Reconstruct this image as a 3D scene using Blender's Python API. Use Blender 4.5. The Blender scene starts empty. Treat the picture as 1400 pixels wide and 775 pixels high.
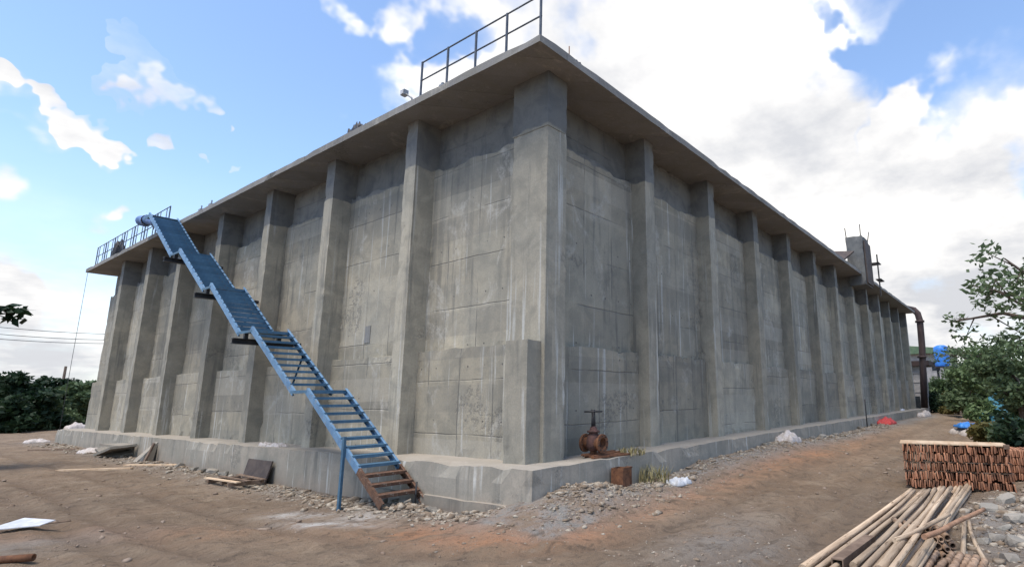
import bpy, bmesh, math, random
import numpy as np
from mathutils import Matrix, Vector, noise
random.seed(7); rng = np.random.default_rng(7)
rad = math.radians
S = bpy.context.scene
COL = S.collection

# ---------------------------------------------------------------- camera
CAM = np.array([-8.452, -8.452, 1.306]); YAW, PITCH, ROLL = 0.6135, 0.1966, -0.0128
FPX, CX, CY = 761.1, 852.4, 392.26            # in pixels of the 1400 x 775 photograph
_f = np.array([math.cos(PITCH)*math.cos(YAW), math.cos(PITCH)*math.sin(YAW), math.sin(PITCH)])
_r = np.array([math.sin(YAW), -math.cos(YAW), 0.0]); _u = np.cross(_r, _f)
RT = math.cos(ROLL)*_r + math.sin(ROLL)*_u
UP = -math.sin(ROLL)*_r + math.cos(ROLL)*_u
FW = _f
cam_d = bpy.data.cameras.new('camera'); cam = bpy.data.objects.new('camera', cam_d); COL.objects.link(cam)
cam_d.sensor_fit = 'HORIZONTAL'; cam_d.sensor_width = 36.0; cam_d.lens = FPX/1400*36
cam_d.shift_x = -(CX-700)/1400; cam_d.shift_y = (CY-387.5)/1400
cam_d.clip_start = 0.05; cam_d.clip_end = 3000
M = Matrix.Identity(4)
for i in range(3):
    M[i][0] = RT[i]; M[i][1] = UP[i]; M[i][2] = -FW[i]; M[i][3] = CAM[i]
cam.matrix_world = M
S.camera = cam
S.render.resolution_x = 1024; S.render.resolution_y = 566

def ray(px, py): return RT*((px-CX)/FPX) - UP*((py-CY)/FPX) + FW
def onz(px, py, z): d = ray(px, py); return CAM + d*((z-CAM[2])/d[2])
def onx(px, py, x): d = ray(px, py); return CAM + d*((x-CAM[0])/d[0])
def ony(px, py, y): d = ray(px, py); return CAM + d*((y-CAM[1])/d[1])

# ---------------------------------------------------------------- light and sky
SUN_DIR = Vector((-0.40, 0.0, 1.0)).normalized()
SUN_EL = math.asin(SUN_DIR.z); SUN_AZ = math.atan2(SUN_DIR.x, SUN_DIR.y)
sun_d = bpy.data.lights.new('sun', 'SUN'); sun = bpy.data.objects.new('sun', sun_d); COL.objects.link(sun)
sun_d.energy = 1.5; sun_d.angle = rad(25); sun_d.color = (1.0, 0.92, 0.81)
sun.rotation_euler = (-SUN_DIR).to_track_quat('-Z', 'Y').to_euler(); sun.location = (0, 0, 60)

W = bpy.data.worlds.new('World'); S.world = W; W.use_nodes = True
wn, wl = W.node_tree.nodes, W.node_tree.links
wn.clear()
def WN(t, **k):
    n = wn.new(t)
    for a, b in k.items(): setattr(n, a, b)
    return n
def wmath(op, a, b=None, clamp=False):
    n = WN('ShaderNodeMath', operation=op); n.use_clamp = clamp
    for i, v in enumerate((a, b)):
        if v is None: continue
        if isinstance(v, (int, float)): n.inputs[i].default_value = v
        else: wl.new(v, n.inputs[i])
    return n.outputs[0]
sky = WN('ShaderNodeTexSky', sky_type='NISHITA'); sky.sun_disc = False
sky.sun_elevation = SUN_EL; sky.sun_rotation = SUN_AZ; sky.air_density = 1.0; sky.dust_density = 0.6; sky.ozone_density = 2.0; sky.altitude = 100
hs = WN('ShaderNodeHueSaturation'); hs.inputs['Saturation'].default_value = 1.0; wl.new(sky.outputs[0], hs.inputs['Color'])
bg1 = WN('ShaderNodeBackground'); bg1.inputs[1].default_value = 0.10; wl.new(hs.outputs[0], bg1.inputs[0])
tc = WN('ShaderNodeTexCoord'); DIR = tc.outputs['Generated']
sep = WN('ShaderNodeSeparateXYZ'); wl.new(DIR, sep.inputs[0])
den = wmath('ADD', wmath('MAXIMUM', sep.outputs[2], 0.0), 0.22)
comb = WN('ShaderNodeCombineXYZ'); wl.new(wmath('DIVIDE', sep.outputs[0], den), comb.inputs[0]); wl.new(wmath('DIVIDE', sep.outputs[1], den), comb.inputs[1])
def wnoise(scale, detail, rough, off=0, dist=0.0):
    m = WN('ShaderNodeMapping'); m.inputs['Location'].default_value = (off, off*1.7, off*0.3); wl.new(comb.outputs[0], m.inputs[0])
    n = WN('ShaderNodeTexNoise'); n.inputs['Scale'].default_value = scale; n.inputs['Detail'].default_value = detail
    n.inputs['Roughness'].default_value = rough; n.inputs['Distortion'].default_value = dist; wl.new(m.outputs[0], n.inputs['Vector'])
    return n.outputs['Fac']
n1 = wnoise(2.1, 12, 0.60, 3.1, 0.15); n2 = wnoise(6.5, 8, 0.6, 8.3, 0.4); n3 = wnoise(1.6, 6, 0.6, 21.0)
wv_ = WN('ShaderNodeTexNoise'); wv_.inputs['Scale'].default_value = 7.0; wv_.inputs['Detail'].default_value = 4; wv_.inputs['Roughness'].default_value = 0.5; wl.new(DIR, wv_.inputs['Vector'])
ws = WN('ShaderNodeVectorMath', operation='SUBTRACT'); wl.new(wv_.outputs['Color'], ws.inputs[0]); ws.inputs[1].default_value = (0.5, 0.5, 0.5)
wm = WN('ShaderNodeVectorMath', operation='MULTIPLY_ADD'); wl.new(ws.outputs[0], wm.inputs[0]); wm.inputs[1].default_value = (0.09, 0.09, 0.09); wl.new(DIR, wm.inputs[2]); WDIR = wm.outputs[0]
# broken cumulus field: where the larger banks and the open gaps stand
BANKS = [((900,40),300,.34),((1010,190),320,.38),((1240,320),340,.38),((1390,230),220,.30),((1060,330),300,.30),((800,90),150,.16),((1350,60),140,.26),
         ((1060,30),170,.26),((1400,420),240,.24),((1160,230),120,.12),((1330,175),120,.14),
         ((1240,100),165,-.62),((1145,10),100,-.45),((1290,120),100,-.22),
         ((548,118),140,.38),((10,270),190,.48),((580,30),120,.26),((60,440),200,.38),((168,202),55,.34),((205,250),90,.26),
         ((260,90),400,-.22),((420,240),240,-.10)]
dens = wmath('ADD', wmath('ADD', wmath('MULTIPLY', n1, 0.75), 0.13), wmath('MULTIPLY', wmath('SUBTRACT', n2, 0.5), 0.27))
for (px, py), r, a in BANKS:
    c = ray(px, py); c = c/np.linalg.norm(c)
    e = ray(px+r*0.7, py+r*0.7); e = e/np.linalg.norm(e); ce = float(c@e)
    dp = WN('ShaderNodeVectorMath', operation='DOT_PRODUCT'); wl.new(WDIR, dp.inputs[0]); dp.inputs[1].default_value = tuple(c)
    mr = WN('ShaderNodeMapRange', interpolation_type='SMOOTHSTEP'); wl.new(dp.outputs['Value'], mr.inputs[0])
    mr.inputs[1].default_value = ce; mr.inputs[2].default_value = 1-(1-ce)*0.05; mr.inputs[3].default_value = 0; mr.inputs[4].default_value = a
    dens = wmath('ADD', dens, mr.outputs[0])
mr = WN('ShaderNodeMapRange', interpolation_type='SMOOTHSTEP'); wl.new(dens, mr.inputs[0]); mr.inputs[1].default_value = 0.44; mr.inputs[2].default_value = 1.02
cloud = wmath('POWER', mr.outputs[0], 1.45)
# low white haze near the horizon
hz = WN('ShaderNodeMapRange', interpolation_type='SMOOTHSTEP'); wl.new(sep.outputs[2], hz.inputs[0]); hz.inputs[1].default_value = 0.36; hz.inputs[2].default_value = -0.05; hz.inputs[3].default_value = 0; hz.inputs[4].default_value = 0.62
cov = wmath('SUBTRACT', 1.0, wmath('MULTIPLY', wmath('SUBTRACT', 1.0, cloud), wmath('SUBTRACT', 1.0, hz.outputs[0])))
cr = WN('ShaderNodeValToRGB'); cr.color_ramp.elements[0].position = 0.36; cr.color_ramp.elements[0].color = (0.56, 0.57, 0.60, 1)
cr.color_ramp.elements[1].position = 0.60; cr.color_ramp.elements[1].color = (1.0, 0.975, 0.935, 1); wl.new(wmath('ADD', n3, wmath('MULTIPLY', wmath('SUBTRACT', wmath('MINIMUM', sep.outputs[2], 0.45), 0.40), 0.22)), cr.inputs[0])
bg2 = WN('ShaderNodeBackground'); wl.new(cr.outputs[0], bg2.inputs[0])
sdp = WN('ShaderNodeVectorMath', operation='DOT_PRODUCT'); wl.new(DIR, sdp.inputs[0]); sdp.inputs[1].default_value = tuple(SUN_DIR)   # clouds scatter more light towards the sun's side
smr = WN('ShaderNodeMapRange'); wl.new(sdp.outputs['Value'], smr.inputs[0]); smr.inputs[1].default_value = -0.6; smr.inputs[2].default_value = 1.0; smr.inputs[3].default_value = 0.42; smr.inputs[4].default_value = 0.50
wl.new(smr.outputs[0], bg2.inputs[1])
mx = WN('ShaderNodeMixShader'); wl.new(cov, mx.inputs[0]); wl.new(bg1.outputs[0], mx.inputs[1]); wl.new(bg2.outputs[0], mx.inputs[2])
wo = WN('ShaderNodeOutputWorld'); wl.new(mx.outputs[0], wo.inputs[0])

V = S.view_settings; V.view_transform = 'Standard'; V.look = 'None'; V.gamma = 1.0; V.use_curve_mapping = False
V.exposure = 1.55

# ---------------------------------------------------------------- materials
class NT:
    def __init__(s, name):
        s.m = bpy.data.materials.new(name); s.m.use_nodes = True; t = s.m.node_tree; s.n, s.l = t.nodes, t.links
        s.b = s.n['Principled BSDF']; s.geo = None
    def node(s, t, **k):
        n = s.n.new(t)
        for a, b in k.items(): setattr(n, a, b)
        return n
    def put(s, sock, v):
        if isinstance(v, (int, float)): sock.default_value = v
        elif isinstance(v, tuple): sock.default_value = v if len(v) == len(sock.default_value) else v+(1,)
        else: s.l.new(v, sock)
    def math(s, op, a, b=0.0, clamp=False):
        n = s.node('ShaderNodeMath', operation=op); n.use_clamp = clamp; s.put(n.inputs[0], a); s.put(n.inputs[1], b); return n.outputs[0]
    def pos(s):
        if s.geo is None: s.geo = s.node('ShaderNodeNewGeometry')
        return s.geo.outputs['Position']
    def objc(s): return s.node('ShaderNodeTexCoord').outputs['Object']
    def map(s, vec, scale=(1,1,1), loc=(0,0,0)):
        n = s.node('ShaderNodeMapping'); s.l.new(vec, n.inputs[0]); n.inputs['Scale'].default_value = scale; n.inputs['Location'].default_value = loc; return n.outputs[0]
    def noise(s, vec, scale, detail=4, rough=0.55, dist=0.0):
        n = s.node('ShaderNodeTexNoise'); s.l.new(vec, n.inputs['Vector']); n.inputs['Scale'].default_value = scale; n.inputs['Detail'].default_value = detail
        n.inputs['Roughness'].default_value = rough; n.inputs['Distortion'].default_value = dist; return n.outputs['Fac']
    def ramp(s, fac, lo, hi, a=0.0, b=1.0):
        n = s.node('ShaderNodeMapRange', interpolation_type='SMOOTHSTEP'); s.put(n.inputs[0], fac)
        n.inputs[1].default_value = lo; n.inputs[2].default_value = hi; n.inputs[3].default_value = a; n.inputs[4].default_value = b; return n.outputs[0]
    def mix(s, fac, a, b, mode='MIX'):
        n = s.node('ShaderNodeMix', data_type='RGBA', blend_type=mode); s.put(n.inputs['Factor'], fac)
        s.put(n.inputs[6], a); s.put(n.inputs[7], b); return n.outputs[2]
    def bump(s, h, strength=0.4, dist=0.02):
        n = s.node('ShaderNodeBump'); n.inputs['Strength'].default_value = strength; n.inputs['Distance'].default_value = dist; s.l.new(h, n.inputs['Height']); s.l.new(n.outputs[0], s.b.inputs['Normal'])
    def done(s, color, rough=0.8, metal=0.0):
        s.put(s.b.inputs['Base Color'], color); s.put(s.b.inputs['Roughness'], rough); s.b.inputs['Metallic'].default_value = metal
        s.b.inputs['Specular IOR Level'].default_value = 0.3
        return s.m
    def rand(s): return s.node('ShaderNodeObjectInfo').outputs['Random']

def concrete(name, a, b, joints=True, pour_shade=True, streak=1.0, dust=False):
    t = NT(name); p = t.pos()
    big = t.noise(p, 0.33, 5, 0.6, 0.4); mid = t.noise(p, 1.6, 6, 0.62, 0.6); fine = t.noise(p, 22, 5, 0.7)
    col = t.mix(t.ramp(big, 0.34, 0.64), a, b)
    col = t.mix(t.ramp(mid, 0.38, 0.64, 0, 0.52), col, (0.19, 0.182, 0.15))
    sp = t.node('ShaderNodeSeparateXYZ'); t.l.new(p, sp.inputs[0])
    # runs of water down the face
    st = t.noise(t.map(p, (2.6, 2.6, 0.16)), 1.0, 6, 0.65, 0.3); st2 = t.noise(t.map(p, (6.5, 6.5, 0.22), (5, 3, 1)), 1.0, 5, 0.6, 0.2)
    patch = t.noise(t.map(p, (0.5, 0.5, 0.35), (9, 2, 4)), 1.0, 4, 0.6)
    col = t.mix(t.math('MULTIPLY', t.ramp(st, 0.52, 0.66, 0, 0.66*streak), t.ramp(patch, 0.38, 0.6, 0.25, 1)), col, (0.12, 0.118, 0.105))
    col = t.mix(t.math('MULTIPLY', t.ramp(st2, 0.57, 0.68, 0, 0.85*streak), t.ramp(patch, 0.62, 0.42)), col, (0.50, 0.49, 0.45))
    h = t.math('MULTIPLY', fine, 0.35)
    h = t.math('ADD', h, t.math('MULTIPLY', mid, 0.7))
    if joints:
        wob = t.noise(p, 0.9, 3, 0.5)
        u = t.math('ADD', t.math('ADD', sp.outputs[0], sp.outputs[1]), t.math('MULTIPLY', wob, 0.05))
        z = t.math('ADD', t.math('ADD', sp.outputs[2], 0.02), t.math('MULTIPLY', wob, 0.08))
        rn = t.rand(); uu = t.math('DIVIDE', t.math('ADD', u, t.math('MULTIPLY', rn, 7.7)), 1.21); zz = t.math('DIVIDE', t.math('ADD', z, t.math('MULTIPLY', t.math('FRACT', t.math('MULTIPLY', rn, 13.0)), 0.9)), 1.28)
        cell = t.node('ShaderNodeCombineXYZ'); t.l.new(t.math('FLOOR', uu), cell.inputs[0]); t.l.new(t.math('FLOOR', zz), cell.inputs[1])
        wn_ = t.node('ShaderNodeTexWhiteNoise', noise_dimensions='2D'); t.l.new(cell.outputs[0], wn_.inputs[0])
        tone = t.ramp(wn_.outputs[0], 0, 1, 0.87, 1.10)
        cc = t.node('ShaderNodeCombineXYZ')
        for i in range(3): t.l.new(tone, cc.inputs[i])
        col = t.mix(1.0, col, cc.outputs[0], 'MULTIPLY')
        du = t.math('ABSOLUTE', t.math('SUBTRACT', t.math('FRACT', uu), 0.5)); dz = t.math('ABSOLUTE', t.math('SUBTRACT', t.math('FRACT', zz), 0.5))
        ju = t.ramp(du, 0.480, 0.496); jz = t.ramp(dz, 0.484, 0.496)
        brk = t.ramp(t.noise(p, 0.55, 4, 0.6), 0.44, 0.56)
        brk2 = t.ramp(t.noise(t.map(p, (1, 1, 1), (4, 7, 2)), 0.45, 4, 0.6), 0.40, 0.54)
        j = t.math('MAXIMUM', t.math('MULTIPLY', ju, brk), t.math('MULTIPLY', jz, brk2))
        col = t.mix(t.math('MULTIPLY', j, 0.6), col, (0.09, 0.09, 0.088))
        h = t.math('SUBTRACT', h, t.math('MULTIPLY', j, 1.2))
        # horizontal lifts of slightly different mixes, each panel with its own order
        bz = t.math('FLOOR', t.math('DIVIDE', t.math('ADD', z, t.math('MULTIPLY', rn, 4.0)), 0.64)); bc = t.node('ShaderNodeCombineXYZ'); t.l.new(bz, bc.inputs[0]); t.l.new(rn, bc.inputs[1])
        wb_ = t.node('ShaderNodeTexWhiteNoise', noise_dimensions='2D'); t.l.new(bc.outputs[0], wb_.inputs[0])
        col = t.mix(t.ramp(wb_.outputs[0], 0.55, 1, 0, 0.38), col, (0.40, 0.37, 0.31)); col = t.mix(t.ramp(wb_.outputs[0], 0.35, 0, 0, 0.35), col, (0.16, 0.155, 0.14))
        # pale blotches of laitance
        lt_ = t.math('MULTIPLY', t.ramp(t.noise(t.map(p, (1, 1, .8), (3, 1, 8)), 0.75, 6, 0.68, 1.2), 0.54, 0.66), t.ramp(t.noise(p, 5, 5, .7), 0.35, 0.6))
        col = t.mix(t.math('MULTIPLY', lt_, 0.6), col, (0.46, 0.435, 0.38))
        # form tie holes
        tu = t.math('ABSOLUTE', t.math('SUBTRACT', t.math('FRACT', t.math('MULTIPLY', uu, 2.0)), 0.5)); tz = t.math('ABSOLUTE', t.math('SUBTRACT', t.math('FRACT', zz), 0.25))
        td = t.math('SQRT', t.math('ADD', t.math('POWER', t.math('MULTIPLY', tu, 0.605), 2.0), t.math('POWER', t.math('MULTIPLY', tz, 1.28), 2.0)))
        hole = t.math('MULTIPLY', t.ramp(td, 0.030, 0.018), t.ramp(t.noise(p, 0.9, 2, .5), 0.42, 0.55))
        col = t.mix(t.math('MULTIPLY', hole, 0.75), col, (0.07, 0.068, 0.065)); h = t.math('SUBTRACT', h, hole)
    if pour_shade:   # last pour: darker, bluer mix above a ragged cold joint, slab shade painted in too
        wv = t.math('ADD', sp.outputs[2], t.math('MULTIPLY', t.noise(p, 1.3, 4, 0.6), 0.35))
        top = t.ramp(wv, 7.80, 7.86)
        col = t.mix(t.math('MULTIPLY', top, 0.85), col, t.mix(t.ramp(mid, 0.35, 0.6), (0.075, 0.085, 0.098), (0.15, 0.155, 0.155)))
    # pits, rough honeycombed patches
    hc = t.math('MULTIPLY', t.ramp(t.noise(p, 0.55, 3, 0.5), 0.60, 0.68), t.ramp(t.noise(p, 9, 6, 0.7), 0.46, 0.60))
    col = t.mix(t.math('MULTIPLY', hc, 0.55), col, (0.13, 0.125, 0.115))
    h = t.math('SUBTRACT', h, t.math('MULTIPLY', hc, 0.6))
    col = t.mix(t.ramp(fine, 0.3, 0.75, 0, 0.25), col, (0.12, 0.118, 0.11))
    ot = t.ramp(t.rand(), 0, 1, 0.86, 1.12); oc = t.node('ShaderNodeCombineXYZ')
    for i in range(3): t.l.new(ot, oc.inputs[i])
    col = t.mix(1.0, col, oc.outputs[0], 'MULTIPLY')
    if dust:
        nz = t.node('ShaderNodeSeparateXYZ'); t.l.new(t.geo.outputs['Normal'], nz.inputs[0])
        col = t.mix(t.ramp(nz.outputs[2], 0.5, 0.9, 0, 0.8), col, t.mix(mid, (0.36, 0.32, 0.27), (0.24, 0.21, 0.17)))
        brown = t.ramp(t.math('ADD', sp.outputs[2], t.math('MULTIPLY', mid, 0.7)), -0.05, -0.75, 0, 0.55)
        col = t.mix(brown, col, (0.24, 0.185, 0.14))
    t.bump(h, 0.55, 0.02)
    return t.done(col, 0.86)

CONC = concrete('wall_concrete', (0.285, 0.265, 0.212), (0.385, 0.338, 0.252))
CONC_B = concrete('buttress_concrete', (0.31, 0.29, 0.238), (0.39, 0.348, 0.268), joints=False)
SLABM = concrete('slab_concrete', (0.20, 0.20, 0.21), (0.25, 0.248, 0.25), joints=True, pour_shade=False, streak=0.3)
PLINM = concrete('plinth_concrete', (0.27, 0.25, 0.21), (0.33, 0.29, 0.235), joints=False, pour_shade=False, streak=1.2, dust=True)
RUBM = concrete('rubble_concrete', (0.20, 0.175, 0.145), (0.29, 0.26, 0.22), joints=False, pour_shade=False, streak=0.0)

def stone_mat():
    t = NT('mixed_rubble'); p = t.pos(); v = t.node('ShaderNodeTexVoronoi'); t.l.new(p, v.inputs['Vector']); v.inputs['Scale'].default_value = 9
    sc = t.node('ShaderNodeSeparateColor'); t.l.new(v.outputs['Color'], sc.inputs[0])
    col = t.mix(t.ramp(sc.outputs[0], 0.25, 0.9), (0.20, 0.150, 0.105), (0.37, 0.325, 0.260))
    col = t.mix(t.ramp(t.noise(p, 30, 4, .7), .4, .7, 0, .5), col, (0.13, 0.10, 0.075)); t.bump(t.noise(p, 45, 4, .7), .5, .01)
    return t.done(col, 0.95)
STONE = stone_mat()
def simple(name, c1, c2, rough=0.7, metal=0.0, scale=6.0, bump=0.15, vary=0.0, stretch=(1,1,1), lo=0.35, hi=0.65, c3=None):
    t = NT(name); v = t.map(t.objc(), stretch)
    n = t.noise(v, scale, 5, 0.62, 0.3); col = t.mix(t.ramp(n, lo, hi), c1, c2)
    if c3: col = t.mix(t.ramp(t.noise(v, scale*2.3, 6, 0.7, 0.5), 0.56, 0.66), col, c3)
    if vary:
        f = t.ramp(t.rand(), 0, 1, 1-vary, 1+vary); cc = t.node('ShaderNodeCombineXYZ')
        for i in range(3): t.l.new(f, cc.inputs[i])
        col = t.mix(1.0, col, cc.outputs[0], 'MULTIPLY')
    t.bump(t.noise(v, scale*5, 4, 0.6), bump, 0.01)
    return t.done(col, rough, metal)

BLUE = simple('blue_paint', (0.05, 0.115, 0.185), (0.075, 0.155, 0.23), 0.5, 0.0, 4, 0.1, 0.10, c3=(0.10, 0.09, 0.085))
BLUE_L = simple('light_blue_paint', (0.10, 0.195, 0.32), (0.15, 0.265, 0.40), 0.5, 0.0, 4, 0.1, 0.06, c3=(0.20, 0.20, 0.20))
RUST = simple('rusty_steel', (0.10, 0.045, 0.025), (0.19, 0.085, 0.042), 0.85, 0.0, 7, 0.4, 0.1, c3=(0.07, 0.03, 0.02))
FOOTM = simple('dull_rusty_foot', (0.075, 0.042, 0.03), (0.14, 0.075, 0.045), 0.85, 0.0, 7, 0.4, 0.1, c3=(0.26, 0.21, 0.17))
BLACK = simple('dark_steel', (0.018, 0.019, 0.022), (0.045, 0.042, 0.042), 0.55, 0.2, 6, 0.2)
RAILM = simple('grey_rail_paint', (0.07, 0.085, 0.11), (0.12, 0.13, 0.15), 0.55, 0.2, 5, 0.1)
GALV = simple('dull_galvanised_steel', (0.22, 0.23, 0.24), (0.34, 0.34, 0.34), 0.5, 0.4, 5, 0.1)
PIPEM = simple('dark_brown_pipe', (0.035, 0.026, 0.026), (0.075, 0.05, 0.045), 0.7, 0.1, 1.2, 0.2, stretch=(1,1,.3))
WOODP = simple('pole_wood', (0.31, 0.225, 0.15), (0.50, 0.385, 0.27), 0.8, 0.0, 12, 0.4, 0.25, stretch=(.06, 1, 1), c3=(0.16, 0.11, 0.07))
WOODR = simple('red_timber', (0.23, 0.095, 0.052), (0.42, 0.215, 0.125), 0.8, 0.0, 5, 0.3, 0.42, c3=(0.12, 0.05, 0.03))
WOODL = simple('pale_plank', (0.42, 0.29, 0.18), (0.55, 0.42, 0.29), 0.8, 0.0, 5, 0.3, 0.1, stretch=(1, .1, 1))
WOODD = simple('dirty_brown_board', (0.12, 0.08, 0.055), (0.20, 0.14, 0.10), 0.8, 0.0, 5, 0.3, 0.1)
TUBEM = simple('brown_tube', (0.19, 0.12, 0.075), (0.36, 0.25, 0.17), 0.75, 0.0, 6, 0.4, 0.2, c3=(0.09, 0.06, 0.04))
BOXM = simple('dark_brown_steel', (0.055, 0.042, 0.038), (0.085, 0.065, 0.055), 0.7, 0.0, 3, 0.2)
WHITE = simple('dirty_white_sheet', (0.42, 0.43, 0.45), (0.56, 0.57, 0.58), 0.5, 0.0, 4, 0.1, c3=(0.40, 0.37, 0.33))
SACK = simple('white_sack', (0.36, 0.33, 0.30), (0.52, 0.47, 0.44), 0.7, 0.0, 9, 0.5, c3=(0.30, 0.2, 0.18))
REDC = simple('red_cloth', (0.36, 0.035, 0.035), (0.48, 0.07, 0.06), 0.7, 0.0, 9, 0.5)
BTARP = simple('blue_tarpaulin', (0.03, 0.15, 0.46), (0.06, 0.24, 0.60), 0.5, 0.0, 5, 0.5)
TTARP = simple('teal_tarpaulin', (0.03, 0.12, 0.17), (0.06, 0.20, 0.26), 0.6, 0.0, 5, 0.5)
BTANK = simple('blue_plastic', (0.03, 0.16, 0.52), (0.05, 0.22, 0.62), 0.45, 0.0, 2, 0.1)
PLAST = simple('pale_plaster', (0.30, 0.29, 0.28), (0.40, 0.38, 0.36), 0.85, 0.0, 1.0, 0.2, c3=(0.22, 0.21, 0.20))
ROOFG = simple('green_sheet_roof', (0.08, 0.13, 0.075), (0.12, 0.17, 0.10), 0.7, 0.0, 2, 0.2)
DARKW = simple('dark_window', (0.02, 0.025, 0.03), (0.035, 0.04, 0.045), 0.25, 0.0, 2, 0.0)
STRAW = simple('dry_straw', (0.18, 0.155, 0.07), (0.30, 0.255, 0.13), 0.85, 0.0, 9, 0.3)
BARK = simple('bark', (0.06, 0.045, 0.035), (0.13, 0.10, 0.08), 0.9, 0.0, 6, 0.6, stretch=(1,1,.3))
WIREM = simple('wire', (0.05, 0.055, 0.06), (0.07, 0.07, 0.08), 0.6, 0.0, 4, 0.0)
def leafmat(name, a, b, c):
    t = NT(name); p = t.objc()
    col = t.mix(t.ramp(t.noise(p, 0.7, 3, 0.6), 0.35, 0.65), a, b); col = t.mix(t.ramp(t.noise(p, 7, 3, 0.7), 0.5, 0.75), col, c)
    m = t.done(col, 0.6)
    tr = t.node('ShaderNodeBsdfTranslucent'); t.put(tr.inputs[0], col); ms = t.node('ShaderNodeMixShader'); ms.inputs[0].default_value = 0.3
    t.l.new(t.b.outputs[0], ms.inputs[1]); t.l.new(tr.outputs[0], ms.inputs[2]); t.l.new(ms.outputs[0], t.n['Material Output'].inputs[0])
    return m
LEAF_D = leafmat('dark_leaves', (0.012, 0.03, 0.012), (0.022, 0.045, 0.018), (0.04, 0.07, 0.03))
LEAF_M = leafmat('green_leaves', (0.075, 0.115, 0.05), (0.105, 0.15, 0.07), (0.15, 0.19, 0.11))
LEAF_L = leafmat('light_green_leaves', (0.10, 0.155, 0.06), (0.14, 0.20, 0.085), (0.19, 0.24, 0.13))
LEAF_Y = leafmat('yellowing_leaves', (0.11, 0.10, 0.03), (0.20, 0.15, 0.05), (0.10, 0.12, 0.04))

def soil():
    t = NT('dirt'); p = t.pos()
    at = t.node('ShaderNodeAttribute', attribute_name='zone'); zs = t.node('ShaderNodeSeparateColor'); t.l.new(at.outputs['Color'], zs.inputs[0])
    big = t.noise(p, 0.22, 5, 0.6, 0.5); mid = t.noise(p, 1.3, 7, 0.65, 0.6); fine = t.noise(p, 9, 7, 0.72); peb = t.noise(p, 38, 4, 0.7)
    tr = t.noise(t.map(p, (0.35, 1.8, 1)), 0.8, 6, 0.65, 0.8)
    col = t.mix(t.ramp(big, 0.35, 0.65), (0.185, 0.128, 0.082), (0.245, 0.174, 0.114))
    col = t.mix(t.ramp(tr, 0.42, 0.66, 0, 0.55), col, (0.170, 0.130, 0.090))
    col = t.mix(t.ramp(mid, 0.47, 0.66, 0, 0.7), col, (0.29, 0.222, 0.152))
    col = t.mix(t.math('MULTIPLY', zs.outputs[0], t.ramp(t.math('ADD', mid, t.math('MULTIPLY', fine, 0.4)), 0.5, 0.85)), col, (0.37, 0.18, 0.088))
    col = t.mix(t.math('MULTIPLY', zs.outputs[1], t.ramp(t.math('ADD', mid, t.math('MULTIPLY', fine, 0.6)), 0.55, 0.9)), col, t.mix(peb, (0.20, 0.185, 0.165), (0.32, 0.30, 0.27)))
    col = t.mix(t.math('MULTIPLY', zs.outputs[2], t.ramp(t.math('ADD', tr, t.math('MULTIPLY', fine, 0.7)), 0.66, 1.0)), col, (0.52, 0.49, 0.45))
    col = t.mix(t.ramp(fine, 0.52, 0.70, 0, 0.45), col, (0.09, 0.068, 0.05))
    col = t.mix(t.ramp(peb, 0.62, 0.74, 0, 0.55), col, (0.36, 0.32, 0.27))
    col = t.mix(t.math('MULTIPLY', at.outputs['Alpha'], t.ramp(mid, 0.35, 0.6, 0.15, 0.6)), col, (0.15, 0.105, 0.07))
    m2 = t.noise(t.map(p, (1, 1, 1), (3, 9, 0)), 3.4, 6, 0.68, 0.8)
    col = t.mix(t.ramp(m2, 0.50, 0.66, 0, 0.6), col, (0.085, 0.062, 0.044)); col = t.mix(t.ramp(m2, 0.44, 0.30, 0, 0.5), col, (0.27, 0.21, 0.155))
    h = t.math('ADD', t.math('MULTIPLY', mid, 1.2), t.math('ADD', t.math('MULTIPLY', fine, 0.8), t.math('MULTIPLY', peb, 0.35)))
    t.bump(h, 1.0, 0.10)
    return t.done(col, 0.95)
SOIL = soil()

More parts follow.
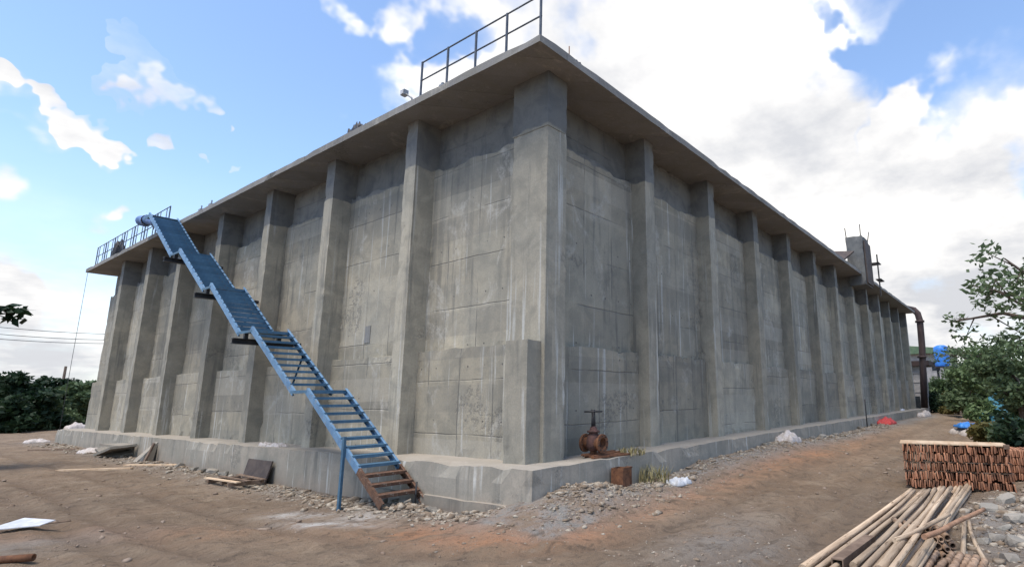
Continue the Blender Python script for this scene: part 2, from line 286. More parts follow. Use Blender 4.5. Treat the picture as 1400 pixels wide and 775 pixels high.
# ---------------------------------------------------------------- mesh helpers
def tag(o, label=None, cat=None, group=None, kind=None):
    if label: o['label'] = label
    if cat: o['category'] = cat
    if group: o['group'] = group
    if kind: o['kind'] = kind
    return o
def empty(name, loc, label, cat, group=None, rz=0.0):
    o = bpy.data.objects.new(name, None); COL.objects.link(o); o.location = tuple(loc); o.rotation_euler = (0, 0, rz); o.empty_display_size = 0.2
    return tag(o, label, cat, group)
def link(name, me, mat, parent=None, loc=None, rot=None):
    if mat and not me.materials: me.materials.append(mat)
    o = bpy.data.objects.new(name, me); COL.objects.link(o)
    if parent: o.parent = parent
    if loc is not None: o.location = tuple(loc)
    if rot is not None: o.rotation_euler = rot
    return o
class MB:
    def __init__(s): s.v = []; s.f = []; s.sm = []
    def box(s, x0, x1, y0, y1, z0, z1, mat=None):
        b = len(s.v); c = [(x, y, z) for z in (z0, z1) for y in (y0, y1) for x in (x0, x1)]
        if mat is not None: c = [tuple(mat @ Vector(p)) for p in c]
        s.v += c; s.f += [tuple(b+i for i in q) for q in ((0,2,3,1),(4,5,7,6),(0,1,5,4),(2,6,7,3),(0,4,6,2),(1,3,7,5))]; s.sm += [False]*6
        return s
    def tube(s, pts, r, n=8, caps=True, smooth=True):
        pts = [Vector(p) for p in pts]; rs = r if isinstance(r, (list, tuple)) else [r]*len(pts); b = len(s.v); pu = None
        for i, p in enumerate(pts):
            d = (pts[min(i+1, len(pts)-1)]-pts[max(i-1, 0)]).normalized()
            if pu is None: pu = d.orthogonal().normalized()
            u = (pu - d*pu.dot(d)).normalized(); w = d.cross(u); pu = u
            for k in range(n):
                a = 2*math.pi*k/n; s.v.append(tuple(p + (u*math.cos(a)+w*math.sin(a))*rs[i]))
        for i in range(len(pts)-1):
            for k in range(n):
                s.f.append((b+i*n+k, b+i*n+(k+1)%n, b+(i+1)*n+(k+1)%n, b+(i+1)*n+k)); s.sm.append(smooth)
        if caps:
            s.f.append(tuple(b+k for k in reversed(range(n)))); s.sm.append(False); e = b+(len(pts)-1)*n; s.f.append(tuple(e+k for k in range(n))); s.sm.append(False)
        return s
    def hollow(s, a, b_, r, ri, n=12):
        a, b_ = Vector(a), Vector(b_); d = (b_-a).normalized(); u = d.orthogonal().normalized(); w = d.cross(u); base = len(s.v)
        for p, rr in ((a, r), (b_, r), (b_, ri), (a, ri)):
            for k in range(n):
                t = 2*math.pi*k/n; s.v.append(tuple(p+(u*math.cos(t)+w*math.sin(t))*rr))
        for q in range(4):
            for k in range(n):
                s.f.append((base+q*n+k, base+q*n+(k+1)%n, base+((q+1)%4)*n+(k+1)%n, base+((q+1)%4)*n+k)); s.sm.append(q in (0, 2))
        return s
    def lathe(s, prof, n=16, org=(0,0,0), axis='Z'):
        b = len(s.v)
        for r, h in prof:
            for k in range(n):
                a = 2*math.pi*k/n; c, d = r*math.cos(a), r*math.sin(a)
                q = (c, d, h) if axis == 'Z' else ((c, h, d) if axis == 'Y' else (h, c, d))
                s.v.append((q[0]+org[0], q[1]+org[1], q[2]+org[2]))
        for i in range(len(prof)-1):
            for k in range(n): s.f.append((b+i*n+k, b+i*n+(k+1)%n, b+(i+1)*n+(k+1)%n, b+(i+1)*n+k)); s.sm.append(True)
        s.f.append(tuple(b+k for k in reversed(range(n)))); s.sm.append(False)
        e = b+(len(prof)-1)*n; s.f.append(tuple(e+k for k in range(n))); s.sm.append(False)
        return s
    def mesh(s, name):
        me = bpy.data.meshes.new(name); me.from_pydata(s.v, [], s.f); me.polygons.foreach_set('use_smooth', s.sm); me.update(); return fixn(me)
    def build(s, name, mat, parent=None, **k): return link(name, s.mesh(name), mat, parent, **k)
def fixn(me):
    bm = bmesh.new(); bm.from_mesh(me); bmesh.ops.recalc_face_normals(bm, faces=bm.faces); bm.to_mesh(me); bm.free(); return me

def rough_box(name, x0, x1, y0, y1, z0, z1, cell=0.3, jit=0.006, chip=0.03, lock=(), rag=0.0):
    n = [max(1, min(150, int(round((b-a)/cell)))) for a, b in ((x0, x1), (y0, y1), (z0, z1))]
    lo, hi = (x0, y0, z0), (x1, y1, z1); idx = {}; vs = []; fs = []
    def vid(i):
        if i not in idx:
            p = [lo[k]+(hi[k]-lo[k])*i[k]/n[k] for k in range(3)]
            q = Vector(p); nv = noise.noise_vector(q*1.7); nf = noise.noise_vector(q*6.3)
            on = [(-1 if i[k] == 0 else 1) if i[k] in (0, n[k]) else 0 for k in range(3)]
            for k in range(3):
                if on[k] and (k, on[k]) not in lock: p[k] += nv[k]*jit + nf[k]*jit*0.5
            if rag and on[2] == 1: p[2] += rag*(noise.noise(q*0.9+Vector((0, 0, 4)))+0.5*noise.noise(q*3.7))
            if sum(map(abs, on)) >= 2:
                c = max(0.0, noise.noise(q*2.9+Vector((7, 3, 1)))-0.12)*chip*3
                for k in range(3):
                    if on[k] and (k, on[k]) not in lock: p[k] -= on[k]*c
            idx[i] = len(vs); vs.append(p)
        return idx[i]
    for ax in range(3):
        a, b = (ax+1) % 3, (ax+2) % 3
        for side in (0, n[ax]):
            for i in range(n[a]):
                for j in range(n[b]):
                    q = []
                    for di, dj in ((0,0),(1,0),(1,1),(0,1)):
                        t = [0, 0, 0]; t[ax] = side; t[a] = i+di; t[b] = j+dj; q.append(vid(tuple(t)))
                    fs.append(q if side else q[::-1])
    me = bpy.data.meshes.new(name); me.from_pydata(vs, [], fs); me.update(); return me

# ---------------------------------------------------------------- ground
def sst(a, b, x):
    t = min(1.0, max(0.0, (x-a)/(b-a))); return t*t*(3-2*t)
def gz(x, y):
    z = -0.86
    z -= 0.16*math.exp(-((x+1.6)/3.0)**2 - ((y-7)/8.0)**2)
    z += 0.10*sst(14, 34, y)
    if x > -2: z += 0.34*sst(0.5, 7, x)*math.exp(-((min(y, -0.7)+0.7)/3.2)**2)*(1-0.4*sst(30, 60, x))
    z += 0.50*math.exp(-((x-0.3)/1.9)**2 - ((y+0.95)/(1.3 if y > -0.95 else 0.9))**2)
    z += 0.12*math.exp(-((x-6)/3.0)**2 - ((y+1.3)/0.6)**2) + 0.16*math.exp(-((x-12)/4.0)**2 - ((y+1.3)/0.7)**2)
    z += 0.16*math.exp(-((x+1.2)/0.7)**2 - ((y-2.5)/0.9)**2) + 0.10*math.exp(-((x+1.3)/0.6)**2 - ((y-12)/4)**2)
    z += 0.28*math.exp(-((x-6.5)/3.0)**2 - ((y+9.6)/1.1)**2)
    dd = -y if x > 0 else (-x if y > 0 else math.hypot(x, y)); dd += 0.35*noise.noise(Vector((x*.12, y*.12, 8)))
    if 2 < dd < 9:
        for c in (3.3, 4.9, 5.6, 7.2): z -= 0.045*math.exp(-((dd-c)/0.20)**2)-0.018*math.exp(-((dd-c-.34)/0.14)**2)-0.018*math.exp(-((dd-c+.34)/0.14)**2)
    d = math.hypot(x, y)
    k = 1.0 if d < 60 else max(0.0, 1-(d-60)/80)
    if k > 0:
        z += k*(0.06*noise.noise(Vector((x*0.33, y*0.33, 0))) + 0.045*noise.noise(Vector((x*1.1, y*1.1, 3.0))) + 0.030*noise.noise(Vector((x*3.3, y*3.3, 5.0))))
    return z
def axis(lo, hi, step, far):
    a = list(np.arange(lo, hi+1e-6, step)); s = step; x = hi
    while x < far: s *= 1.22; x += s; a.append(x)
    s = step; x = lo; b = []
    while x > -far: s *= 1.22; x -= s; b.append(x)
    return np.array(b[::-1]+a)
gxs = axis(-9.5, 16, 0.11, 1500); gys = axis(-11.0, 15, 0.11, 1500)
vs = [(x, y, gz(x, y)) for y in gys for x in gxs]; nx, ny = len(gxs), len(gys)
fs = [(j*nx+i, j*nx+i+1, (j+1)*nx+i+1, (j+1)*nx+i) for j in range(ny-1) for i in range(nx-1)]
me = bpy.data.meshes.new('ground'); me.from_pydata(vs, [], fs); me.polygons.foreach_set('use_smooth', [True]*len(fs)); me.update()
va = np.array(vs); X, Y = va[:, 0], va[:, 1]
def gau(cx, cy, rx, ry, ang=0.0):
    c, s = math.cos(ang), math.sin(ang); u = (X-cx)*c+(Y-cy)*s; v = -(X-cx)*s+(Y-cy)*c
    return np.exp(-(u/rx)**2-(v/ry)**2)
def at(px, py, z=-0.9): p = onz(px, py, z); return p[0], p[1]
o1, o2, o3 = at(640, 722), at(690, 738), at(900, 690)
zone = np.zeros((len(vs), 4), np.float32); zone[:, 3] = 1
zone[:, 0] = np.clip(1.5*gau(*o1, 1.6, 0.7, -0.9)+1.0*gau(*o2, 1.6, 0.6, -0.9)+0.8*gau(*o3, 3.5, 0.7, 0.05)+0.6*gau(*at(1080, 640), 5, 0.8, 0.0)+0.5*gau(*at(1150, 620), 10, 1.2, 0)+0.5*gau(*at(150, 730), 3, .7, -0.9), 0, 1)
band_l = np.exp(-((X+0.9)/0.8)**2)*(Y > -2)*(Y < 40); band_r = np.exp(-((Y+1.35)/0.75)**2)*(X > -1.5)*(X < 55)
zone[:, 1] = np.clip(0.8*band_l+1.0*band_r+1.0*gau(*at(1390, 720), 3.0, 1.3)+0.8*gau(*at(1000, 760), 2.5, 1.0, 0.4)+0.6*gau(*at(60, 745), 1.2, .8)+0.45*gau(*at(800, 690), 3, .5, 0), 0, 1)
zone[:, 2] = np.clip(1.2*gau(*at(410, 698), 0.35, 0.9, 0.35)+1.3*gau(*at(445, 714), 0.22, 1.0, 0.45)+0.7*gau(*at(500, 705), .3, .6, 0.4), 0, 1)
DD = np.where(X > 0, -Y, np.where(Y > 0, -X, np.hypot(X, Y))) + 0.35*np.array([noise.noise(Vector((a*.12, b*.12, 8))) for a, b in zip(X, Y)])
zone[:, 3] = np.clip(sum(np.exp(-((DD-c)/0.24)**2) for c in (3.3, 4.9, 5.6, 7.2)), 0, 1)*((DD > 2) & (DD < 9))
ca = me.color_attributes.new('zone', 'FLOAT_COLOR', 'POINT'); ca.data.foreach_set('color', zone.ravel())
ground = link('ground', me, SOIL); tag(ground, 'bare brown dirt yard with orange clay patches and rubble', 'ground', kind='structure')

# far wooded rise behind the yard
hill = MB(); n = 60
for i in range(n+1):
    a = -0.9+2.9*i/n; R = 420
    for k, (dr, h) in enumerate(((0, -3), (40, 5+6*noise.noise(Vector((a*3, 0, 0)))+4*noise.noise(Vector((a*14, 2, 0)))), (120, 9+8*noise.noise(Vector((a*3, 5, 0)))+4*noise.noise(Vector((a*20, 7, 0)))), (200, -3))):
        hill.v.append((math.cos(a)*(R+dr), math.sin(a)*(R+dr), h))
for i in range(n):
    for k in range(3): hill.f.append((i*4+k, i*4+k+1, (i+1)*4+k+1, (i+1)*4+k)); hill.sm.append(True)
h = hill.build('hills', simple('far_woods', (0.05, 0.075, 0.05), (0.09, 0.12, 0.08), 0.9, 0, 0.12, 0.2)); tag(h, 'low wooded rise on the horizon behind the yard', 'hill', kind='structure')

# ---------------------------------------------------------------- the concrete tank
SL, Y0, SR, X0 = 4.38, 4.43, 4.163, 4.745
NL, NR = 7, 12
YE, XE = 35.4, 51.0
tank = empty('concrete_tank', (0, 0, 0), 'huge grey concrete tank with buttressed walls and overhanging flat roof slab', 'tank')
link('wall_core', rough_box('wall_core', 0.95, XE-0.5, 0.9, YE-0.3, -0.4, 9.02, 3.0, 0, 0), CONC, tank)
link('roof_slab', rough_box('roof_slab', -0.54, XE+0.5, -0.73, YE+0.75, 9.0, 9.20, 0.5, 0.008, 0.02), SLABM, tank)
pl = link('plinth', rough_box('plinth', -0.56, XE+0.8, -0.76, YE+0.7, -1.5, 0.0, 0.28, 0.012, 0.05), PLINM, tank)
link('footing', rough_box('footing', -0.66, 1.6, -0.70, 4.6, -1.5, -0.68, 0.25, 0.015, 0.06), PLINM, tank)
DL, DR = (0.44, 0.62, 0.76), (0.35, 0.50, 0.72)
LEV = ((-0.03, 2.55, 'lower_wall_panel'), (2.45, 7.70, 'middle_wall_panel'), (7.6, 9.01, 'upper_wall_panel'))
ly = [Y0+i*SL for i in range(NL)]; rx = [X0+i*SR for i in range(NR)]
baysL = [(1.0, ly[0])]+[(ly[i]+0.5, ly[i+1]) for i in range(NL-1)]+[(ly[-1]+0.5, YE)]
baysR = [(1.0, rx[0])]+[(rx[i]+0.5, rx[i+1]) for i in range(NR-1)]
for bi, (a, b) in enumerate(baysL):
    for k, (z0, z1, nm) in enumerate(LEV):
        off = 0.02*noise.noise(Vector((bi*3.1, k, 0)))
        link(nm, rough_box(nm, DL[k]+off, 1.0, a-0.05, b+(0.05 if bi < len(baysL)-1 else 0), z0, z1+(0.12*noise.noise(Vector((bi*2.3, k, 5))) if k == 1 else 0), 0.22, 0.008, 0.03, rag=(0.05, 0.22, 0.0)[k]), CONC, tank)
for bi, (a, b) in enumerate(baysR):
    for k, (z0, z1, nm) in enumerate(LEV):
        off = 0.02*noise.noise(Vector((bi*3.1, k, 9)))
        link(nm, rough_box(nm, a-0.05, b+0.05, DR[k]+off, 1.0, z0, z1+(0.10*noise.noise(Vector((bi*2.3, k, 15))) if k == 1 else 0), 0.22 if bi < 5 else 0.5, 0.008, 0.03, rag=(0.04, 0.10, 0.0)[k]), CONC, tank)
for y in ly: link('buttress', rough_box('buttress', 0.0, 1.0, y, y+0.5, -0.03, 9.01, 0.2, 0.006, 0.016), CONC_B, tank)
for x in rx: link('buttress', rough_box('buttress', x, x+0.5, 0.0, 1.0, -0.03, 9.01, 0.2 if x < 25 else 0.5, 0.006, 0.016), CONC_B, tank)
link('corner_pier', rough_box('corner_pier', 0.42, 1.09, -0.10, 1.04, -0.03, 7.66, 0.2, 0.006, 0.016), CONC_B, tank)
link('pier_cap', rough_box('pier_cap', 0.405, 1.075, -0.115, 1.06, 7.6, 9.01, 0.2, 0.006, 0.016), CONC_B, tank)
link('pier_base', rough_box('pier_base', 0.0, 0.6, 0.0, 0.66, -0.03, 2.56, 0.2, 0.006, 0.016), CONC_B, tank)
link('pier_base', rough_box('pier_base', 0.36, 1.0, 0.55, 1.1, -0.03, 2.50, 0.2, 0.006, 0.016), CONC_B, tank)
# small square recess in a left bay: solid block, hollow's shade put into darker colour
p = onx(503, 457, 0.62); link('recess_shade', rough_box('recess_shade', 0.60, 0.66, p[1]-0.14, p[1]+0.14, p[2]-0.25, p[2]+0.25, 0.2, 0.004, 0.0), SLABM, tank)

# ---------------------------------------------------------------- steel staircase
XI, XO = -0.62, -1.62
FL = [((2.40, -0.785), (5.90, 1.58)), ((6.65, 1.58), (9.40, 3.35)), ((10.35, 3.35), (12.95, 5.08)), ((13.65, 5.08), (16.45, 6.85)), ((17.40, 6.85), (20.85, 9.15))]
stair = empty('steel_staircase', (-1.2, 2.6, -0.95), 'long blue steel staircase climbing the left wall to the roof', 'staircase')
def sp(x, y, z): return (x+1.2, y-2.6, z+0.95)
def stringer(x, a, b, w=0.055, hgt=0.15, ext=0.10):
    m = MB(); (y0, z0), (y1, z1) = a, b
    L = math.hypot(y1-y0, z1-z0); ty, tz = (y1-y0)/L, (z1-z0)/L; ny_, nz_ = -tz, ty
    y0 -= ty*ext; z0 -= tz*ext; y1 += ty*ext; z1 += tz*ext
    def slab_(xa, xb, o0, o1):
        b0 = len(m.v)
        for xx in (xa, xb):
            for (yy, zz), oo in (((y0, z0), o0), ((y1, z1), o0), ((y1, z1), o1), ((y0, z0), o1)): m.v.append(sp(xx, yy+ny_*oo, zz+nz_*oo))
        m.f.extend([tuple(b0+i for i in q) for q in ((0,1,2,3),(7,6,5,4),(0,4,5,1),(1,5,6,2),(2,6,7,3),(3,7,4,0))]); m.sm.extend([False]*6)
    s = 1 if x > -1.2 else -1
    slab_(x-0.006, x+0.006, -hgt/2, hgt/2)
    slab_(x-(w if s > 0 else 0), x+(0 if s > 0 else w), hgt/2-0.012, hgt/2); slab_(x-(w if s > 0 else 0), x+(0 if s > 0 else w), -hgt/2, -hgt/2+0.012)
    return m
tread_me = None
for fi, (a, b) in enumerate(FL):
    for x in (XI, XO):
        if fi == 0:
            mid = (a[0]+(b[0]-a[0])*0.27, a[1]+(b[1]-a[1])*0.27)
            stringer(x, a, mid, ext=0).build('stringer_foot', FOOTM, stair); stringer(x, (mid[0]+.001, mid[1]), b, ext=0).build('stringer', BLUE_L, stair)
        else: stringer(x, a, b).build('stringer', BLUE_L, stair)
    n = 13 if fi == 0 else (10 if fi < 4 else 13)
    for k in range(1, n):
        t = k/n; y, z = a[0]+(b[0]-a[0])*t, a[1]+(b[1]-a[1])*t
        if tread_me is None:
            m = MB(); wd = (XI-XO)/2-0.012
            m.box(-wd, wd, -0.15, 0.17, -0.004, 0.004).box(-wd, wd, -0.155, -0.147, -0.06, 0.004).box(-wd, wd, 0.145, 0.153, -0.04, 0.004); tread_me = m.mesh('tread')
            deep = MB(); deep.box(-wd, wd, -0.15, 0.19, -0.004, 0.004).box(-wd, wd, -0.155, -0.147, -0.125, 0.004).box(-wd, wd, 0.185, 0.193, -0.05, 0.004); deep_tread = deep.mesh('tread'); deep_tread.materials.append(BLUE); rusty_tread = tread_me.copy(); tread_me.materials.append(BLUE); rusty_tread.materials.append(FOOTM)
        link('tread', rusty_tread if (fi == 0 and k <= 3) else (deep_tread if fi >= 2 else tread_me), None, stair, loc=sp((XI+XO)/2, y, z+0.02), rot=(0, 0, random.uniform(-.012, .012)))
    if fi < 4:
        c = FL[fi+1][0]
        m = MB(); o = sp(0, 0, 0)
        m.box(XO+o[0], XI+o[0], b[0]+o[1]-0.06, c[0]+o[1]+0.08, b[1]+o[2]-0.005, b[1]+o[2]+0.015)
        m.box(XO+o[0], XI+o[0], b[0]+o[1]-0.06, b[0]+o[1]-0.045, b[1]+o[2]-0.07, b[1]+o[2]-0.005)
        for x in (XO, XI): m.box(x+o[0]-0.007, x+o[0]+0.007, b[0]+o[1]-0.04, c[0]+o[1]+0.05, b[1]+o[2]-0.06, b[1]+o[2]+0.012)
        m.build('landing', BLUE, stair)
        if fi > 0:
            m = MB(); yb = (b[0]+c[0])/2
            # the nearest buttress carries the bracket under the landing
            m.box(XO-0.30+o[0], -0.30+o[0], yb+o[1]-0.09, yb+o[1]+0.09, b[1]+o[2]-0.38, b[1]+o[2]-0.36); m.box(XO-0.30+o[0], -0.30+o[0], yb+o[1]-0.09, yb+o[1]+0.09, b[1]+o[2]-0.24, b[1]+o[2]-0.22); m.box(XO-0.30+o[0], -0.02+o[0], yb+o[1]-0.012, yb+o[1]+0.012, b[1]+o[2]-0.36, b[1]+o[2]-0.24)
            m.build('bracket_beam', BLACK, stair)
            for x in (XO+0.04, XI-0.06):
                MB().box(x+o[0]-0.05, x+o[0]+0.05, yb+o[1]-0.05, yb+o[1]+0.05, b[1]+o[2]-0.22, b[1]+o[2]-0.062).build('bracket_post', BLACK, stair)
o = sp(0, 0, 0)
m = MB(); m.box(XO+o[0], -0.56+o[0], 20.80+o[1], 21.6+o[1], 9.15+o[2], 9.17+o[2])
for x in (XO, XI+0.1): m.box(x+o[0]-0.007, x+o[0]+0.007, 20.8+o[1], 21.6+o[1], 9.04+o[2], 9.16+o[2])
m.build('top_landing', BLUE, stair)
m = MB(); q = onx(470, 600, XO-0.05); m.box(XO-0.07+o[0], XO-0.015+o[0], q[1]+o[1]-0.05, q[1]+o[1]+0.03, gz(XO, q[1])+o[2]-0.05, q[2]+o[2]+0.05); m.build('support_post', BLUE, stair)
# cross bracing under the second and third flight
for (ya, za), (yb, zb) in ((FL[1][0], FL[1][1]), (FL[2][0], FL[2][1])):
    MB().tube([sp(XO+0.05, ya+0.2, za-0.0), sp(XI-0.05, ya+(yb-ya)*.6, za+(zb-za)*.6-0.08)], 0.025, 6).build('brace', BLUE, stair)
# blue bundle lying over the rail at the stair head
b0 = onx(193, 302, -0.9); b1 = onx(238, 304, -0.7)
bun = empty('sheeting_bundle', (-0.8, (b0[1]+b1[1])/2, 9.2), 'rolled bundle of blue sheeting beside the head of the staircase', 'bundle')
pts = []; rr = []
for i in range(13):
    t = i/12; p = Vector(b0)*(1-t)+Vector(b1)*t; p += Vector((0.06*math.sin(i*1.7), 0, 0.06*math.sin(i*2.3))); pts.append((p.x+0.8, p.y-(b0[1]+b1[1])/2, p.z-9.2)); rr.append(0.34-0.16*t+0.05*math.sin(i*3.1))
rr = [r_*.72 for r_ in rr]; MB().tube(pts, rr, 12).build('roll', simple('faded_blue_sheet', (0.06, 0.13, 0.30), (0.16, 0.24, 0.42), 0.7, 0, 5, 0.4), bun)
for t in (3, 8): MB().tube([Vector(pts[t])-Vector((0, .04, 0)), Vector(pts[t])+Vector((0, .04, 0))], rr[t]+0.03, 12).build('tie', BLACK, bun)
for k in (0.3, 0.75):
    MB().tube([(pts[6][0]+(k-.5)*.3, pts[6][1]+(k-.5)*2.0, 0.02), (pts[6][0]+(k-.5)*.3, pts[6][1]+(k-.5)*2.0, pts[6][2])], 0.03, 6).build('prop', GALV, bun)

# ---------------------------------------------------------------- guard rails on the roof
def railing(y0, y1, n, label, h=1.12, extra=0):
    r = empty('guard_railing', (-0.40, y0, 9.2), label, 'railing')
    for i in range(n): MB().box(-0.022, 0.022, (y1-y0)*i/(n-1)-0.022, (y1-y0)*i/(n-1)+0.022, 0, h).build('post', RAILM, r)
    for z, nm in ((h-0.02, 'top_rail'), (h*0.5, 'middle_rail')): MB().tube([(0.0, -0.03, z), (0.0, y1-y0+0.03, z)], 0.022, 6).build(nm, RAILM, r)
    for i in range(extra):
        y = (y1-y0)*(i+.5)/extra; MB().tube([(0.0, y, 0.02), (0.0, y, h)], 0.018, 6).build('baluster', RAILM, r)
    return r
railing(-0.60, 3.80, 5, 'grey two-bar guard railing at the near roof corner')
railing(23.0, 34.9, 8, 'grey guard railing at the far left roof end beyond the stairs', 1.15, 14)
# floodlight by the end post
fl_ = empty('floodlight', (-0.46, 4.05, 9.2), 'small floodlight on a bent bracket at the roof edge beside the railing', 'floodlight')
MB().tube([(0, 0, 0), (-0.02, 0.03, 0.12), (-0.10, 0.20, 0.26)], 0.025, 8).build('bracket', GALV, fl_)
MB().box(-0.17, -0.03, 0.17, 0.33, 0.22, 0.37).build('lamp_housing', GALV, fl_); MB().box(-0.185, -0.171, 0.185, 0.315, 0.235, 0.355).build('lens', WHITE, fl_)
def crumple(name, mat, loc, size, h, seed, label, cat, group=None, rz=0.0, n=14, flat=0.35, parent=None):
    # a closed heaped form: cloth, sack or tarpaulin
    vs, fs = [], []
    for j in range(n+1):
        for i in range(n+1):
            u, v = i/n*2-1, j/n*2-1; e = max(abs(u), abs(v)); s = noise.noise(Vector((u*2.2+seed, v*2.2, seed*1.3))); s2 = noise.noise(Vector((u*6+seed, v*6, seed)))
            k = (1-e**2.2)
            vs.append((u*size[0]/2*(1+0.14*s2+.1*s), v*size[1]/2*(1+0.14*s2-.1*s), max(0.0, h*(flat+(1-flat)*(0.6+s*0.9))*k**0.45 + s2*h*0.22*k)))
    for j in range(n):
        for i in range(n): a = j*(n+1)+i; fs.append((a, a+1, a+n+2, a+n+1))
    b = len(vs); ring = [i for i in range(n+1)]+[j*(n+1)+n for j in range(1, n+1)]+[n*(n+1)+i for i in range(n-1, -1, -1)]+[j*(n+1) for j in range(n-1, 0, -1)]
    for i in ring: vs.append((vs[i][0]*0.98, vs[i][1]*0.98, -0.03))
    m_ = len(ring)
    for k in range(m_): fs.append((ring[k], b+k, b+(k+1) % m_, ring[(k+1) % m_]))
    fs.append(tuple(b+k for k in range(m_)))
    me = bpy.data.meshes.new(name); me.from_pydata(vs, [], fs); me.polygons.foreach_set('use_smooth', [True]*len(fs)); me.update(); fixn(me)
    o = link(name, me, mat, parent, loc=loc, rot=(0, 0, rz))
    if label: tag(o, label, cat, group)
    return o
q = onx(488, 170, -0.35); crumple('bundle', BLACK, (-0.30, q[1], 9.19), (0.36, 0.62), 0.42, 3.3, 'dark crumpled bundle lying on the left roof edge', 'bundle')
q = ony(787, 76, -0.55); crumple('bundle', BLACK, (q[0], -0.50, 9.19), (0.34, 0.26), 0.22, 5.1, 'small dark lump on the roof edge right of the corner', 'bundle')
q = ony(782, 72, -0.6); MB().tube([(0, 0, 0), (0.01, 0.01, 0.36)], 0.014, 6).build('rebar_stub', RUST, loc=(q[0]-.1, -0.6, 9.19)); tag(bpy.data.objects['rebar_stub'], 'short upright steel bar stub on the roof edge right of the corner', 'steel bar')
q = onx(606, 107, -0.3); m = MB(); m.box(-0.06, 0.06, -0.08, 0.08, 0, 0.2).box(-0.03, 0.03, -0.04, 0.04, 0.2, 0.26); o_ = m.build('junction_box', GALV, loc=(-0.30, 3.0, 9.195)); tag(o_, 'small grey junction box on the roof behind the corner railing', 'box')
crumple('bundle', BLACK, (-0.28, 31.0, 9.19), (0.5, 0.7), 1.0, 8.8, 'dark bundle leaning on the far left roof railing', 'bundle')
for i, (px, py) in enumerate(((290, 273), (276, 281))):
    q = onx(px, py, -0.4); m = MB(); m.box(-0.07, 0.07, -0.12, 0.12, 0, 0.14).box(-0.02, 0.02, -0.02, 0.02, 0.14, 0.3); o_ = m.build('pipe_clamp', GALV, loc=(-0.4, q[1], 9.195)); tag(o_, ('nearer' if i == 0 else 'farther')+' of two small steel clamps on the left roof edge near the stair head', 'clamp')

# shaft on the right roof edge
sx, sy = 29.6, -0.95
sh = empty('roof_shaft', (sx, sy, 9.2), 'square concrete shaft rising from the right roof edge', 'shaft')
link('wall', rough_box('shaft_wall', 0, 2.0, 0, 1.05, -0.85, 2.45, 0.3, 0.012, 0.05), CONC_B, sh)
MB().box(0.15, 1.9, -0.10, -0.02, -0.75, 2.1).build('formwork_board', BOXM, sh)
for x, y, hgt, lean in ((0.1, 1.0, 0.75, -0.15), (0.12, 0.1, 0.85, 0.02), (1.9, 0.05, 0.7, .5)): MB().tube([(x, y, 2.4), (x, y-lean*0.3, 2.4+hgt)], 0.03, 6).build('rebar', BLACK, sh)
MB().box(2.05, 2.9, -0.5, 0.2, 0.9, 0.95).box(2.1, 2.18, -0.45, -0.37, -1.4, 1.5).box(2.05, 3.2, -0.55, -0.2, -0.25, -0.2).build('scaffold_bracket', BLACK, sh)
MB().box(-0.05, 0.05, -1.0, 1.0, -0.6, 0.6, Matrix.Translation((-0.75, 1.6, 1.15)) @ Matrix.Rotation(rad(55), 4, 'Y') @ Matrix.Rotation(rad(20), 4, 'X')).build('formwork_sheet', BOXM, sh)

# big dark pipe over the far roof end
pp = empty('overflow_pipe', (53.6, -0.5, gz(53.6, -.5)), 'big dark brown pipe bending over the far roof end down to the ground', 'pipe')
zb = -gz(53.6, -.5)
path = [(-2.4, 1.3, 9.75), (-1.0, 1.0, 9.75), (-0.2, 0.6, 9.75), (0, 0.1, 9.6), (0, -0.2, 9.2), (0, -0.32, 8.5), (0, -0.25, 6), (0, -0.05, 3), (0, 0.15, 0.0)]
MB().tube([(a, b, c+zb) for a, b, c in path], 0.31, 14).build('pipe', PIPEM, pp)
for zc in (8.4, 4.9): MB().tube([(0, -0.3+0.05*(8.4-zc), zc+zb-.09), (0, -0.3+0.05*(8.4-zc), zc+zb+.09)], 0.42, 14).build('flange', PIPEM, pp)
# pump house beyond the tank
ph = empty('pump_house', (57, 0.6, -0.8), 'small grey concrete pump house beyond the far end of the tank', 'building')
MB().box(0, 4, -0.6, 3.2, 0, 5.0).build('wall', PLAST, ph); MB().box(-0.4, 4.3, -1.4, 3.5, 5.0, 5.5).build('roof', PIPEM, ph)
MB().box(-0.06, 0.02, -0.2, 0.8, 0.0, 1.9).build('door', DARKW, ph)
for zz in (2.3, 3.3, 4.2): MB().box(-0.05, 0.02, -0.4, 3.0, zz, zz+0.08).build('ledge', PLAST, ph)
# far building with a blue tank on it
fb = empty('far_building', (92, 1.0, -0.8), 'pale low building with green sheet roof far behind the tank', 'building')
MB().box(0, 8, -1.0, 7.5, 0, 8.4).build('wall', PLAST, fb)
rf = MB(); rf.v = [(-1, -2.2, 8.4), (9, -2.2, 8.4), (9, 8.5, 8.4), (-1, 8.5, 8.4), (-1, -2.2, 8.8), (9, -2.2, 8.8), (9, 8.5, 10.2), (-1, 8.5, 10.2)]
rf.f = [(0,1,2,3),(4,5,6,7),(0,1,5,4),(1,2,6,5),(2,3,7,6),(3,0,4,7)]; rf.sm = [False]*6; rf.build('roof', ROOFG, fb)
for yy, zz in ((4.6, 5.6), (1.4, 5.6), (4.6, 2.0), (1.4, 2.0)):
    wnd = MB().box(-0.06, 0.05, yy-0.7, yy+0.7, zz, zz+1.5).build('window', PLAST, fb); MB().box(-0.075, -0.065, yy-0.58, yy+0.58, zz+.1, zz+1.4).build('pane', DARKW, wnd)
q = onx(1287, 484, 86)
bt = empty('water_tank', (86, q[1], -0.8), 'blue plastic water tank on a steel stand before the far building', 'water tank')
